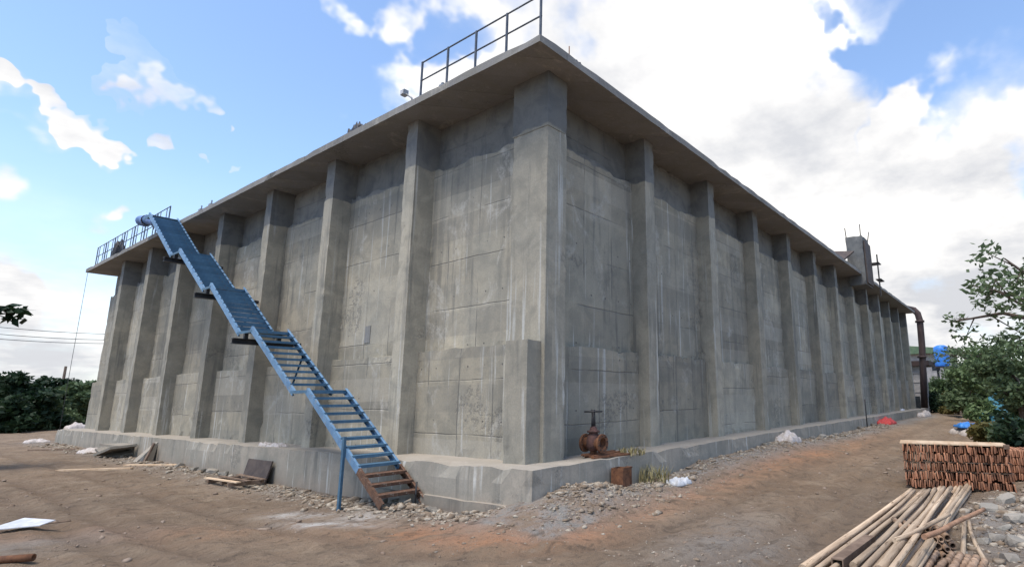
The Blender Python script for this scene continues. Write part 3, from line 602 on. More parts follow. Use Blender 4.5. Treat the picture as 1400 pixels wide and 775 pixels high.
MB().lathe([(0.05, 9.2), (0.5, 9.15), (0.95, 8.9), (1.0, 8.4), (0.97, 7.9), (1.0, 7.5), (0.97, 7.0), (1.0, 6.6), (0.97, 6.2), (0.95, 6.0)][::-1], 18).build('drum', BTANK, bt)
for x in (-.7, .7):
    for y in (-.7, .7): MB().box(x-.08, x+.08, y-.08, y+.08, 0, 6.0).build('leg', BLACK, bt)
MB().box(-1.1, 1.1, -1.1, 1.1, 5.9, 6.05).build('platform', BLACK, bt)

# ---------------------------------------------------------------- gate valve on the plinth
vx, vy = 1.86, -0.30
va_ = empty('gate_valve', (vx, vy, 0.0), 'rusty gate valve with dark handwheel on the plinth right of the corner', 'valve')
MB().box(-0.17, 0.17, -0.12, 0.12, 0, 0.06).box(-0.06, 0.06, -0.05, 0.05, 0.06, 0.2).build('foot', RUST, va_)
MB().lathe([(0.06, 0.13), (0.13, 0.16), (0.17, 0.26), (0.17, 0.36), (0.14, 0.46), (0.10, 0.54), (0.15, 0.55), (0.15, 0.585), (0.09, 0.60), (0.075, 0.66), (0.05, 0.68)], 16).build('body', simple('rusty_iron', (0.06, 0.035, 0.03), (0.12, 0.06, 0.05), 0.85, 0, 9, 0.6, c3=(0.05, 0.04, 0.04)), va_)
for yy in (-0.27, 0.21):
    f_ = MB().hollow((0, yy, 0.31), (0, yy+0.05, 0.31), 0.205, 0.12, 18).build('flange', RUST, va_)
    for k in range(8): a = k*math.pi/4+.2; MB().tube([(0.16*math.cos(a), yy-0.02, 0.31+0.16*math.sin(a)), (0.16*math.cos(a), yy+0.07, 0.31+0.16*math.sin(a))], 0.014, 6).build('bolt', BLACK, f_)
MB().hollow((0, -0.23, 0.31), (0, 0.22, 0.31), 0.135, 0.115, 16).build('neck', RUST, va_)
for s in (-1, 1): MB().tube([(0.06*s, 0, 0.62), (0.05*s, 0, 0.9)], 0.016, 6).build('yoke_arm', BLACK, va_)
MB().tube([(0, 0, 0.62), (0, 0, 1.05)], 0.045, 10).build('stem', BLACK, va_)
wv = MB(); ring = [(0.20*math.cos(a), 0.20*math.sin(a), 1.01) for a in np.linspace(0, 2*math.pi, 25)]; wv.tube(ring, 0.018, 6, caps=False)
for k in range(4): a = k*math.pi/4; wv.tube([(0.2*math.cos(a), 0.2*math.sin(a), 1.01), (-0.2*math.cos(a), -0.2*math.sin(a), 1.01)], 0.012, 6)
wv.build('handwheel', BLACK, va_)
# box pieces below the valve
def openbox(name, mat, loc, sx, sy, sz, rz, label, cat):
    m = MB(); t = 0.02
    m.box(-sx/2, sx/2, -sy/2, sy/2, 0, t).box(-sx/2, -sx/2+t, -sy/2, sy/2, t, sz).box(sx/2-t, sx/2, -sy/2, sy/2, t, sz).box(-sx/2+t, sx/2-t, -sy/2, -sy/2+t, t, sz).box(-sx/2+t, sx/2-t, sy/2-t, sy/2, t, sz)
    m.box(-sx/2-0.02, sx/2+0.02, -sy/2-.02, -sy/2, sz-0.06, sz+.01)
    o = m.build(name, mat, loc=loc, rot=(0, 0, rz)); tag(o, label, cat); return o
q = onz(831, 650, -0.45); openbox('steel_box', RUST, (1.98, -0.96, gz(1.98, -0.96)-0.02), 0.30, 0.30, 0.40, 0.1, 'square rusty steel box standing against the plinth below the valve', 'box')
q = (2.36, -0.92); m = MB(); m.box(-0.035, 0.035, -0.06, 0.06, 0, 0.40).box(-0.05, 0.05, -0.07, 0.07, 0.40, 0.43); o_ = m.build('timber_post', RUST, loc=(q[0], q[1], gz(*q)-0.03)); tag(o_, 'short rusty post beside the square steel box below the valve', 'post')
m = MB()
for i in range(5): m.box(-0.6, 0.6, -0.05+0.10*i-.2, 0.03+0.10*i-.2, 0.005+0.012*i, 0.04+0.012*i, Matrix.Rotation(random.uniform(-.2, .2), 4, 'Z'))
o_ = m.build('plank_offcuts', RUST, loc=(2.15, -0.42, 0.0)); tag(o_, 'rust coloured offcuts lying on the plinth in front of the valve', 'offcuts')
def tuft(loc, n, r, hgt, mat, seed, label, cat='grass tuft', group=None, name='grass_tuft'):
    rr_ = random.Random(seed); m = MB()
    for i in range(n):
        a = rr_.uniform(0, 6.28); d = r*math.sqrt(rr_.random()); b = Vector((math.cos(a)*d, math.sin(a)*d, -0.02)); l = hgt*rr_.uniform(.5, 1); ang = rr_.uniform(0, 6.28); ln = rr_.uniform(.1, .7)
        tip = b+Vector((math.cos(ang)*l*ln, math.sin(ang)*l*ln, l)); s = Vector((-math.sin(ang), math.cos(ang), 0))*0.014; md = b*.5+tip*.5+Vector((0, 0, l*.12)); k = len(m.v)
        m.v += [tuple(b-s), tuple(b+s), tuple(md+s*.8), tuple(md-s*.8), tuple(tip)]; m.f += [(k, k+1, k+2, k+3), (k+3, k+2, k+4)]; m.sm += [False]*2
    me = bpy.data.meshes.new(name); me.from_pydata(m.v, [], m.f); me.update(); o = link(name, me, mat, loc=loc); tag(o, label, cat, group); return o
tuft((3.15, -1.05, gz(3.15, -1.05)), 110, 0.42, 0.5, STRAW, 1, 'dry yellow straw tuft against the plinth right of the valve')
tuft((2.9, -0.6, 0.0), 90, 0.35, 0.22, STRAW, 2, 'low dry straw on top of the plinth right of the valve')

# ---------------------------------------------------------------- loose stones: one uncountable mass
ICO = bpy.data.meshes.new('t'); bm = bmesh.new(); bmesh.ops.create_icosphere(bm, subdivisions=1, radius=1.0); bm.verts.ensure_lookup_table()
iv = np.array([v.co[:] for v in bm.verts]); ifc = np.array([[v.index for v in f.verts] for f in bm.faces]); bm.free(); bpy.data.meshes.remove(ICO)
def stones(name, spots, mat, label):
    vs, fs = [], []
    for (x, y, r) in spots:
        sc = np.array([r*rng.uniform(.7, 1.6), r*rng.uniform(.5, 1.1), r*rng.uniform(.25, .75)]); v = iv*(1+rng.uniform(-.42, .42, (12, 1)))*sc
        a = rng.uniform(0, 6.28); c, s = math.cos(a), math.sin(a); v = np.stack([v[:, 0]*c-v[:, 1]*s, v[:, 0]*s+v[:, 1]*c, v[:, 2]], 1)
        fs.append(ifc+12*len(vs)); vs.append(v+np.array([x, y, gz(x, y)+sc[2]*rng.uniform(-.1, .55)]))
    v = np.concatenate(vs); f = np.concatenate(fs); me = bpy.data.meshes.new(name)
    me.vertices.add(len(v)); me.vertices.foreach_set('co', v.ravel()); me.loops.add(f.size); me.loops.foreach_set('vertex_index', f.ravel().astype(np.int32))
    me.polygons.add(len(f)); me.polygons.foreach_set('loop_start', np.arange(0, f.size, 3, dtype=np.int32)); me.polygons.foreach_set('loop_total', np.full(len(f), 3, np.int32)); me.update(calc_edges=True); me.validate()
    o = link(name, me, mat); tag(o, label, 'rubble', kind='stuff'); return o
sp_ = []
def rsize(m=0.035): return min(0.15, 0.5*m*float(rng.lognormal(0, 0.65)))
for _ in range(4200):   # along the right plinth
    sp_.append((rng.uniform(-0.8, 30)**1.0, -0.85-abs(rng.normal(0, 0.55)), rsize(0.04)))
for _ in range(1300): sp_.append((rng.normal(1.3, 1.6), -0.9-abs(rng.normal(0, 0.6)), rsize(0.03)))
for _ in range(3400):   # along the left plinth
    sp_.append((-0.72-abs(rng.normal(0, 0.45)), rng.uniform(-0.3, 34), rsize(0.045)))
for _ in range(1300): sp_.append((-0.9-abs(rng.normal(0, 0.4)), rng.normal(3.2, 1.6), rsize(0.045)))
c = at(1390, 715)
for _ in range(1500): sp_.append((c[0]+rng.normal(0, 2.6), c[1]+rng.normal(-0.4, 0.8), rsize(0.055)))
c = at(960, 755)
for _ in range(700): sp_.append((c[0]+rng.normal(0, 1.6), c[1]+rng.normal(0, 0.9), rsize(0.016)))
sp_ = [q for q in sp_ if not (q[0] > -0.6 and q[1] > -0.8)]
stones('rubble', sp_, STONE, 'broken concrete rubble and stones strewn along the plinth and yard')
sp2 = []
for _ in range(4500):
    a, d = rng.uniform(-0.75, 1.05), 3.5+22*rng.random()**1.6; x, y = CAM[0]+math.cos(YAW+a)*d, CAM[1]+math.sin(YAW+a)*d
    if not (x > -0.7 and y > -0.9): sp2.append((x, y, rsize(0.017)*(.6+d/14)))
stones('pebbles', sp2, simple('dirt_clods', (0.17, 0.12, 0.085), (0.28, 0.22, 0.17), 0.95, 0, 3, 0.3), 'brown dirt clods and pebbles scattered over the yard')
# bigger chunks, one by one
def chunk_mesh(seed, n=2):
    bm = bmesh.new(); bmesh.ops.create_icosphere(bm, subdivisions=n, radius=0.5)
    for v in bm.verts:
        k = 1+0.45*noise.noise(v.co*2.1+Vector((seed*3.1, 0, 0)))
        v.co = Vector((max(-.42, min(.42, v.co.x*k)), max(-.38, min(.40, v.co.y*k)), max(-.30, min(.26, v.co.z*k))))
    me = bpy.data.meshes.new('chunk'); bm.to_mesh(me); bm.free(); me.materials.append(RUBM); return me
chunks = [chunk_mesh(i) for i in range(6)]
def chunk(x, y, s, label, group, flat=1.0):
    o = link('concrete_chunk', random.choice(chunks), None, loc=(x, y, gz(x, y)+0.12*s*flat), rot=(random.uniform(-.3, .3), random.uniform(-.3, .3), random.uniform(0, 6)))
    s *= .72; o.scale = (s, s*random.uniform(.6, 1), s*random.uniform(.5, .9)*flat); tag(o, label, 'rubble chunk', group)
for px, py, s in ((262, 640, .4), (275, 644, .38), (288, 646, .45), (300, 648, .42), (312, 647, .5), (322, 650, .5), (331, 645, .55), (306, 640, .4)):
    q = onz(px, py, -0.95); chunk(min(q[0], -.85), q[1], s, 'earthy concrete chunk in the heap left of the dark steel plate', 'chunks left of the steel plate')
for px, py, s in ((505, 686, .42), (521, 690, .5), (540, 693, .38), (560, 694, .34), (590, 690, .3), (640, 690, .3), (668, 688, .35), (690, 682, .4)):
    q = onz(px, py, -0.95); chunk(min(q[0], -.95), q[1], s, 'pale broken concrete chunk at the foot of the staircase and corner', 'chunks by the stair foot')
for px, py, s in ((1352, 700, .5), (1375, 690, .55), (1390, 712, .6), (1362, 735, .45), (1392, 745, .5), (1345, 740, .35), (1380, 765, .4), (1372, 720, .4)):
    q = onz(px, py, -0.85); chunk(q[0], q[1], s, 'grey concrete chunk in the rubble right of the wooden poles', 'chunks right of the poles', .8)
for px, py, s in ((1018, 617, .45), (1040, 612, .4), (1060, 606, .45), (1082, 603, .4), (1100, 600, .5), (1120, 596, .45), (1150, 588, .6), (1172, 584, .6)):
    q = onz(px, py, -0.6); chunk(q[0], min(q[1], -.95), s, 'broken concrete lump along the right plinth past the white sack', 'lumps along the right plinth')

# ---------------------------------------------------------------- debris along the walls
def board(name, mat, c, size, rot, label, cat, rough=True):
    m = MB(); sx, sy, sz = size; m.box(-sx/2, sx/2, -sy/2, sy/2, -sz/2, sz/2); me = m.mesh(name)
    bm = bmesh.new(); bm.from_mesh(me); bmesh.ops.subdivide_edges(bm, edges=bm.edges, cuts=2, use_grid_fill=True)
    for v in bm.verts: v.co += noise.noise_vector(v.co*2+Vector(c))*0.012
    bm.to_mesh(me); bm.free()
    o = link(name, me, mat, loc=c, rot=rot); tag(o, label, cat); return o
yb = onz(366, 658, -1.0)[1]
board('steel_plate', BOXM, (-0.72, yb, gz(-.8, yb)+0.26), (0.04, 1.55, 0.62), (0, rad(14), 0), 'dark brown rectangular steel plate leaning on the left plinth', 'steel plate')
pal = empty('wooden_pallet', (-1.25, yb-.15, gz(-1.25, yb)+0.05), 'broken wooden pallet frame lying before the dark steel plate', 'pallet')
for i, yy in enumerate((-0.8, -0.1, 0.7)): MB().box(-0.45, 0.4, yy-0.05, yy+0.05, -0.05, 0.05, Matrix.Rotation(0.1*(i-1), 4, 'Z')).build('bearer', WOODD, pal)
for i, xx in enumerate((-0.42, -0.1, 0.3)): MB().box(xx-0.06, xx+0.06, -1.0, 0.95, 0.052, 0.08, Matrix.Rotation(0.05*(1-i), 4, 'Z')).build('slat', WOODL if i == 0 else WOODD, pal)
q = onz(240, 630, -0.95)[1]; 
m = MB(); m.v = [(-0.55, -0.25, 0), (0.0, -0.25, 0), (0.12, -0.2, 0.78), (-0.55, 0.25, 0), (0.0, 0.25, 0), (0.12, 0.2, 0.74)]; m.f = [(0,1,2),(3,5,4),(0,3,4,1),(1,4,5,2),(0,2,5,3)]; m.sm = [False]*5
o_ = m.build('earth_wedge', PLINM, loc=(-0.66, q, gz(-.8, q)-0.04)); tag(o_, 'triangular concrete wedge leaning against the left plinth', 'wedge')
board('timber_offcut', WOODD, (-0.86, q-0.42, gz(-.9, q)+.33), (0.06, 0.16, 0.78), (0, rad(18), 0), 'dark upright board beside the concrete wedge at the left plinth', 'board')
q = onz(182, 625, -0.9)[1]
for i, (dx, dy, dz, rx_, sx_) in enumerate(((-1.0, 0.3, 0.18, 12, 1.5), (-1.15, -0.4, 0.26, -14, 1.3), (-0.9, 0.0, 0.42, 4, 1.1))):
    board('concrete_slab', RUBM, (dx, q+dy, gz(dx, q+dy)+dz), (0.9, sx_, 0.09), (rad(rx_), rad(-10+6*i), rad(10*i)), ('lower left', 'lower right', 'topmost')[i]+' broken concrete slab piled against the far left plinth', 'slab')
for i, (px, py, l, nm) in enumerate(((85, 617, 3.0, 'dark pole'), (130, 641, 2.2, 'pale plank'))):
    q = onz(px, py, -0.85); o_ = MB().box(-l/2, l/2, -0.09, 0.09, 0, 0.07).build('plank', (WOODD, WOODL)[i], loc=(q[0], q[1], gz(q[0], q[1])-.005), rot=(0, 0, rad(-52+8*i))); tag(o_, ('long dark plank lying on the ground by the far left tank corner', 'pale plank lying flat on the dirt before the slab pile')[i], 'plank')
q = onz(210, 640, -0.95); o_ = MB().box(-1.1, 1.1, -0.1, 0.1, 0, 0.05).build('plank', WOODL, loc=(q[0], q[1], gz(q[0], q[1])), rot=(0, 0, rad(-60))); tag(o_, 'pale board flat on the dirt in front of the concrete wedge', 'plank')
for i, (px, py, sx_, lab) in enumerate(((50, 605, 1.0, 'white sheet scrap on the ground at the far left'), (103, 590, 1.3, 'grey white heap at the far left corner of the tank'), (132, 618, 1.1, 'pale crumpled sheet beside the far left plinth'))):
    q = onz(px, py, -0.8); crumple('sheet_scrap', SACK, (q[0], q[1], gz(q[0], q[1])), (sx_, sx_), 0.22+.3*(i == 1), 11+i*2.3, lab, 'sheet scrap')
for i, (px, sz) in enumerate(((405, .5), (398, .35))):
    q = onz(px-8*i, 608-1*i, 0.0); crumple('sheet_scrap', SACK, (-0.22, q[1], -0.004), (.35, sz*1.6), 0.12, 31+i, ('larger' if i == 0 else 'smaller')+' white paper scrap on top of the left plinth', 'scrap')
# right hand plinth litter
q = ony(1040, 600, -1.0); q2 = onz(1040, 606, -0.5); crumple('cement_sack', SACK, (q2[0]-.5, -1.05, gz(q2[0], -1.05)), (1.1, 0.8), 0.40, 14.4, 'crumpled white sack slumped over the right plinth edge', 'sack')
q = onz(926, 653, -0.55); crumple('plastic_sheet', WHITE, (q[0], q[1], gz(q[0], q[1])), (0.55, 0.5), 0.16, 7.7, 'small white plastic sheet on the rubble below the right plinth', 'plastic sheet')
for i, (px, py, mat, sx_, h_, lab, cat) in enumerate(((1212, 580, REDC, 2.2, .4, 'red cloth lying on the dirt along the right wall', 'cloth'), (1150, 586, SACK, 2.2, .25, 'pale sheet among the rubble along the right wall', 'sheet'),
        (1232, 570, WHITE, 3.0, .8, 'pale blue and white heap near the far end of the right wall', 'heap'), (1262, 568, SACK, 4.5, .5, 'low pale heap of sacks beyond the far wall end', 'heap'), (1090, 600, SACK, 1.3, .3, 'flattened pale sack among the rubble by the right plinth', 'sack'))):
    q = onz(px, py, gz(30, -2)); crumple('heap' if cat == 'heap' else cat, mat, (q[0], q[1], gz(q[0], q[1])), (sx_, 0.9), h_, 41+i*1.9, lab, cat)
q = onz(1177, 572, -0.4); m = MB(); m.tube([(0, 0, 0), (0.02, 0, 1.6)], 0.03, 6); o_ = m.build('steel_rod', BLACK, loc=(26.0, -0.95, gz(26, -.95)-.05)); tag(o_, 'thin dark steel rod standing at the right plinth', 'rod')
o_ = MB().tube([(0, 0, 0), (0.01, 0.0, 0.52)], 0.022, 6).build('steel_rod', BLACK, loc=(-0.9, 2.30, gz(-.9, 2.3)-0.05)); tag(o_, 'short dark peg in the ground right of the stair foot', 'rod')
# white sheet and red tube at the left edge of the yard
q = onz(32, 716, gz(*at(32, 718))+0.10); 
wb = empty('white_board', (q[0], q[1], gz(q[0], q[1])), 'white sheet propped on a stick near the left edge of the yard', 'sheet')
wb.rotation_euler = (0, 0, YAW-math.pi/2); wb.scale = (.85, .7, .6)
m = MB(); m.v = [(-0.5, -0.38, 0.06), (0.35, 0.0, 0.10), (0.42, 0.3, 0.18), (-0.3, 0.35, 0.24), (-0.5, -0.38, 0.085), (0.35, 0.0, 0.125), (0.42, 0.3, 0.205), (-0.3, 0.35, 0.265)]
m.f = [(0,1,2,3),(4,5,6,7),(0,1,5,4),(1,2,6,5),(2,3,7,6),(3,0,4,7)]; m.sm = [False]*6; m.build('sheet', WHITE, wb)
MB().tube([(-0.6, 0.0, 0.04), (0.0, 0.05, 0.10), (0.75, 0.3, 0.17)], 0.022, 6).build('stick', WOODD, wb); MB().tube([(-0.62, -0.22, 0.05), (-0.45, -0.22, 0.05)], 0.07, 10).build('prop', RUST, wb)
q = onz(8, 770, gz(*at(8, 770))); o_ = MB().hollow((-0.35, 0, 0.04), (0.32, 0, 0.05), 0.05, 0.035, 12).build('rusty_tube', RUST, loc=(q[0], q[1], gz(q[0], q[1])), rot=(0, 0, YAW-math.pi/2+.2)); tag(o_, 'short rusty red tube on the dirt at the lower left corner', 'tube')

# ---------------------------------------------------------------- timber stack
GZS = gz(8, -6.6)
sa = onz(1239, 666, GZS); sb = onz(1350, 664, GZS)
vd = ray(1246, 640); rz = math.atan2(vd[1], vd[0])-math.pi/2-rad(1.0)
stack = empty('timber_stack', (sa[0], sa[1], GZS-0.02), 'stack of short reddish timber battens with a plank on top', 'timber stack', rz=rz)
SW = 2.15; LH = 0.168; nlay = 5; per = 46; z = 0.05
bat = MB().box(-0.0175, 0.0175, -0.55, 0.55, -LH/2, LH/2).mesh('batten'); bat.materials.append(WOODR)
bat2 = MB().box(-0.013, 0.013, -0.55, 0.55, -LH*0.46, LH*0.46).mesh('batten'); bat2.materials.append(WOODR)
for yy in (0.2, 0.9): MB().box(-0.02, SW, yy-.04, yy+.04, 0.0, 0.05).build('bearer', WOODD, stack)
for L in range(nlay):
    for k in range(per):
        x = (k+.5)*SW/per+random.uniform(-.006, .006)
        o = link('batten', random.choice((bat, bat2)), None, stack, loc=(x, 0.55+random.uniform(-.09, .09), z+LH/2+random.uniform(-.03, .03)), rot=(random.uniform(-.01, .01), random.uniform(-.13, .13), random.uniform(-.01, .01)))
    z += LH+0.012
    if L in (1, 2): MB().box(-0.02, SW, 0.05, 0.13, z-0.012, z+0.012).build('bearer', WOODD, stack); z += 0.024
MB().box(-0.05, SW*0.98, 0.02, 0.95, z+0.01, z+0.035, Matrix.Rotation(0.01, 4, 'Y')).build('top_board', WOODL, stack)
MB().box(SW*0.94, SW*0.99, -0.1, 0.0, z-0.05, z+0.04).build('offcut', WOODD, stack)
s2 = onz(1362, 657, gz(8.6, -7.6))
stk2 = empty('timber_stack', tuple(Vector((s2[0], s2[1], gz(s2[0], s2[1])-.02))+Vector((0.12, 0.0, 0))), 'lower stack of reddish battens at the right edge behind the first stack', 'timber stack', rz=rz)
z = 0.05
for yy in (0.2, 0.9): MB().box(-0.02, 1.8, yy-.04, yy+.04, 0, 0.05).build('bearer', WOODD, stk2)
for L in range(4):
    for k in range(40): link('batten', random.choice((bat, bat2)), None, stk2, loc=((k+.5)*1.75/40, 0.55+random.uniform(-.05, .05), z+LH/2+random.uniform(-.01, .01)), rot=(0, random.uniform(-.12, .12), 0))
    z += LH+0.012

# ---------------------------------------------------------------- poles and tubes in the right foreground
def pole(p0, p1, r0, r1, mat, label, group, name='wooden_pole', nodes=0, sag=0.02):
    p0, p1 = Vector(p0), Vector(p1); n = 14; m = MB(); pts, rs = [], []
    sd = random.uniform(0, 50)
    for i in range(n+1):
        t = i/n; p = Vector((t*(p1-p0).length, 0, 0)); w = noise.noise_vector(Vector((sd, t*2.2, 0)))
        pts.append(Vector((w.x*0.05, w.y*0.05, w.z*0.015-4*sag*t*(1-t)))+p); rs.append((r0+(r1-r0)*t)*(1+0.10*noise.noise(Vector((sd, t*9, 2)))))
    m.tube(pts, rs, 9); o = m.build(name, mat, loc=p0, rot=(p1-p0).to_track_quat('X', 'Z').to_euler()); tag(o, label, 'pole', group); return o
PG = 'wooden poles piled in the right foreground'
lab = 'long weathered wooden pole lying in the pile before the timber stack'
def gpt(px, py, up): q = onz(px, py, gz(*at(px, py, -.86))+up); return (q[0], q[1], q[2])
ends = [((1245, 669), (1096, 778), .055), ((1257, 672), (1118, 784), .05), ((1264, 670), (1140, 790), .06), ((1278, 668), (1150, 800), .055), ((1286, 668), (1190, 800), .085), ((1300, 667), (1178, 790), .06),
        ((1309, 664), (1214, 775), .05), ((1316, 663), (1222, 778), .055), ((1323, 661), (1240, 778), .055), ((1331, 662), (1252, 776), .05), ((1292, 667), (1200, 778), .06), ((1272, 669), (1165, 772), .045)]
ends += [((1250, 671), (1104, 786), .04), ((1268, 670), (1128, 784), .042), ((1281, 669), (1172, 786), .04), ((1297, 667), (1206, 790), .04), ((1312, 665), (1231, 784), .038), ((1327, 662), (1246, 782), .04)]
heights = [.06, .06, .06, .17, .07, .18, .06, .07, .17, .08, .27, .28, .15, .16, .27, .28, .16, .17]
for i, ((a, b), (c, d), r) in enumerate(ends):
    pole(gpt(a, b, heights[i]), gpt(c, d, heights[i]+0.02*random.random()), r*.8, r*.95, WOODP, lab, PG)
pole(gpt(1344, 695, .34), gpt(1262, 733, .42), .032, .036, simple('reddish_branch', (0.22, 0.12, 0.07), (0.33, 0.19, 0.115), .8, 0, 6, .3), 'thin reddish pole lying across the top of the pole pile', None)
pole(gpt(1300, 703, .36), gpt(1225, 738, .40), .03, .032, WOODP, 'thin brown stick lying aslant on the pole pile left of the reddish one', None)
pole(gpt(1325, 712, .05), gpt(1352, 786, .05), .030, .034, WOODP, 'thin pole leaning down the right side of the tube ends', None)
pole(gpt(1317, 705, .06), gpt(1318, 775, .10), .035, .035, WOODP, 'short upright looking pole beside the hollow tube ends', None)
m = MB(); q = gpt(1188, 737, .16); 
# square steel section among the poles
e0, e1 = Vector(gpt(1190, 738, .20)), Vector(gpt(1145, 772, .20)); 
m = MB(); L_ = (e1-e0).length; m.box(0, L_, -0.07, -0.055, -.07, .07).box(0, L_, .055, .07, -.07, .07).box(0, L_, -.055, .055, .055, .07).box(0, L_, -.055, .055, -.07, -.055); dd = (e1-e0).normalized()
o_ = m.build('square_section', WOODD, loc=e0); o_.rotation_euler = dd.to_track_quat('X', 'Z').to_euler(); tag(o_, 'hollow square box section lying between the wooden poles', 'steel section')
TG = 'hollow tubes in the right foreground pile'
tdir = Vector((FW[0], FW[1], 0)).normalized(); tdir = Matrix.Rotation(rad(-20), 3, 'Z') @ tdir
tb = Vector(gpt(1272, 766, 0.0)); side = Vector((RT[0], RT[1], 0)).normalized()
row = 0
for row, cnt in enumerate((9, 8, 7, 5)):
    for k in range(cnt):
        r = random.uniform(.036, .05); p = tb + side*(-0.42+0.105*k+0.052*row+random.uniform(-.012, .012)) + Vector((0, 0, 0.05+0.088*row)) + tdir*(0.12*row+random.uniform(-.12, .10))
        o_ = MB().hollow((0, 0, 0), tdir*random.uniform(.45, .8)+Vector((0, 0, random.uniform(-.05, .02)))+side*random.uniform(-.08, .08), r, r-0.012, 12).build('hollow_tube', TUBEM, loc=p); tag(o_, 'short brown hollow tube with open end in the foreground bundle', 'tube', TG)
# knobby bamboo lengths in front
for k in range(7):
    a = Vector(gpt(1246+13*k, 806+random.uniform(-4, 6), 0.07+0.07*(k % 2))); b = Vector(gpt(1280+11*k, 762+random.uniform(-6, 6), 0.12+0.06*(k % 2))); m = MB(); pts, rs = [], []
    L_ = (b-a).length; nn = max(4, int(L_/0.16))
    for i in range(nn):
        for t, rr_ in ((i/nn, .050), ((i+.12)/nn, .040), ((i+.88)/nn, .040)): pts.append((b-a)*t); rs.append(rr_)
    pts.append(b-a); rs.append(.05)
    o_ = m.tube(pts, rs, 10).build('bamboo_length', TUBEM, loc=a); tag(o_, 'short knobbly bamboo length at the very front of the pole pile', 'bamboo', 'bamboo lengths at the front of the pile')

# ---------------------------------------------------------------- tarpaulins and litter on the right
q = onz(1324, 594, gz(20, -6)); crumple('debris_heap', SACK, (q[0]+.3, q[1]-.1, gz(q[0], q[1])-.02), (2.4, 1.6), 0.5, 63, 'grey heap of scrap under the bright blue tarpaulin', 'heap', rz=0.4)
crumple('tarpaulin', BTARP, (q[0]+.2, q[1]+.1, gz(q[0], q[1])+.40), (1.5, 0.9), 0.28, 66, 'bright blue tarpaulin over a heap at the edge of the yard', 'tarpaulin', rz=0.3)
q = onz(1342, 595, gz(20, -6)); crumple('debris_heap', WOODD, (q[0], q[1], gz(q[0], q[1])-.02), (1.7, 1.3), 0.7, 71, 'dark brown heap right of the blue tarpaulin', 'heap')
q = onz(1385, 580, -0.7); crumple('tarpaulin', TTARP, (q[0], q[1], gz(q[0], q[1])), (5, 3.5), 2.1, 75, 'dark teal tarpaulin shelter among the shrubs at the right edge', 'tarpaulin', n=18)

# ---------------------------------------------------------------- trees and shrubs
def leaves(name, clumps, per, size, mat, seed, parent, flat=1.0):
    g = np.random.default_rng(seed); cs = []
    for (c, r) in clumps:
        d = g.normal(size=(per, 3)); d /= np.linalg.norm(d, axis=1)[:, None]; rr_ = r*(0.25+0.75*g.random((per, 1))**0.6)
        cs.append(np.array(c)+d*rr_*np.array([1, 1, 0.75*flat]))
    c = np.concatenate(cs); n = len(c); a = g.normal(size=(n, 3)); a[:, 2] *= 0.6; a /= np.linalg.norm(a, axis=1)[:, None]; b = np.cross(a, g.normal(size=(n, 3))); b /= np.linalg.norm(b, axis=1)[:, None]
    s = size*g.uniform(.6, 1.3, (n, 1)); a = a*s; b = b*s*0.5
    v = np.stack([c-a, c+b*1.0-a*.1, c+a, c-b-a*.1], 1).reshape(-1, 3); f = np.arange(4*n).reshape(n, 4)
    me = bpy.data.meshes.new(name); me.vertices.add(4*n); me.vertices.foreach_set('co', v.ravel()); me.loops.add(4*n); me.loops.foreach_set('vertex_index', f.ravel().astype(np.int32))
    me.polygons.add(n); me.polygons.foreach_set('loop_start', np.arange(0, 4*n, 4, dtype=np.int32)); me.polygons.foreach_set('loop_total', np.full(n, 4, np.int32)); me.update(calc_edges=True)
    return link(name, me, mat, parent)
def tree(x, y, hgt, rad_, label, mat, seed, leaf=0.2, per=90, group='trees', lean=(0, 0), bare=0.35, nl=9, name='tree', cat='tree', cr=0.30, z0=None):
    rr_ = random.Random(seed); t = empty(name, (x, y, gz(x, y) if z0 is None else z0), label, cat, group)
    m = MB(); top = Vector((lean[0]*0.4, lean[1]*0.4, hgt*0.62)); tr = hgt*0.022+0.04
    tp = [Vector((0, 0, -0.1)), Vector((lean[0]*.1+rr_.uniform(-.1, .1), lean[1]*.1, hgt*.2)), Vector((lean[0]*.22, lean[1]*.22+rr_.uniform(-.1, .1), hgt*.4)), top]
    m.tube(tp, [tr*1.3, tr, tr*.8, tr*.5], 9); m.build('trunk', BARK, t)
    clumps = []; lm = MB()
    for i in range(nl):
        a = 6.283*i/nl*1.618*2+rr_.uniform(-.4, .4); f = bare+(1-bare)*rr_.random(); base = Vector((0, 0, 0)).lerp(top, min(1, f*1.1))
        el = rr_.uniform(0.05, 1.0); d = Vector((math.cos(a)*math.cos(el), math.sin(a)*math.cos(el), math.sin(el)*0.9)); L = rad_*rr_.uniform(.6, 1.05)
        e = base+Vector((d.x*L, d.y*L, min(d.z*L, hgt-base.z-0.2)))+Vector((lean[0], lean[1], 0))*0.35*f; mid = base.lerp(e, .5)+Vector((0, 0, L*.12)); lm.tube([base, mid, e], [tr*.42, tr*.26, tr*.09], 6)
        for k in range(4):
            tt = rr_.uniform(.35, 1.0); c = base.lerp(e, tt)+Vector((rr_.gauss(0, .2), rr_.gauss(0, .2), rr_.gauss(.05, .16)))*rad_*.5; clumps.append((tuple(c), rad_*cr*rr_.uniform(.55, 1.1))); lm.tube([mid.lerp(e, tt*.6), c], [tr*.12, tr*.05], 5)
    lm.build('limbs', BARK, t)
    leaves('crown', clumps, per, leaf, mat, seed, t)
    return t
def gp(px, D):   # point on the ground in the photograph's column px, D metres ahead
    d = ray(px, 545); d = d/np.linalg.norm(d[:2]); return CAM[0]+d[0]*D, CAM[1]+d[1]*D
RGp, LGp = 'trees on the right of the yard', 'trees at the far left'
tree(*gp(1283, 78), 3.2, 2.6, 'rounded green tree right of the pump house under the blue water tank', LEAF_M, 11, .26, 110, RGp, bare=.15)
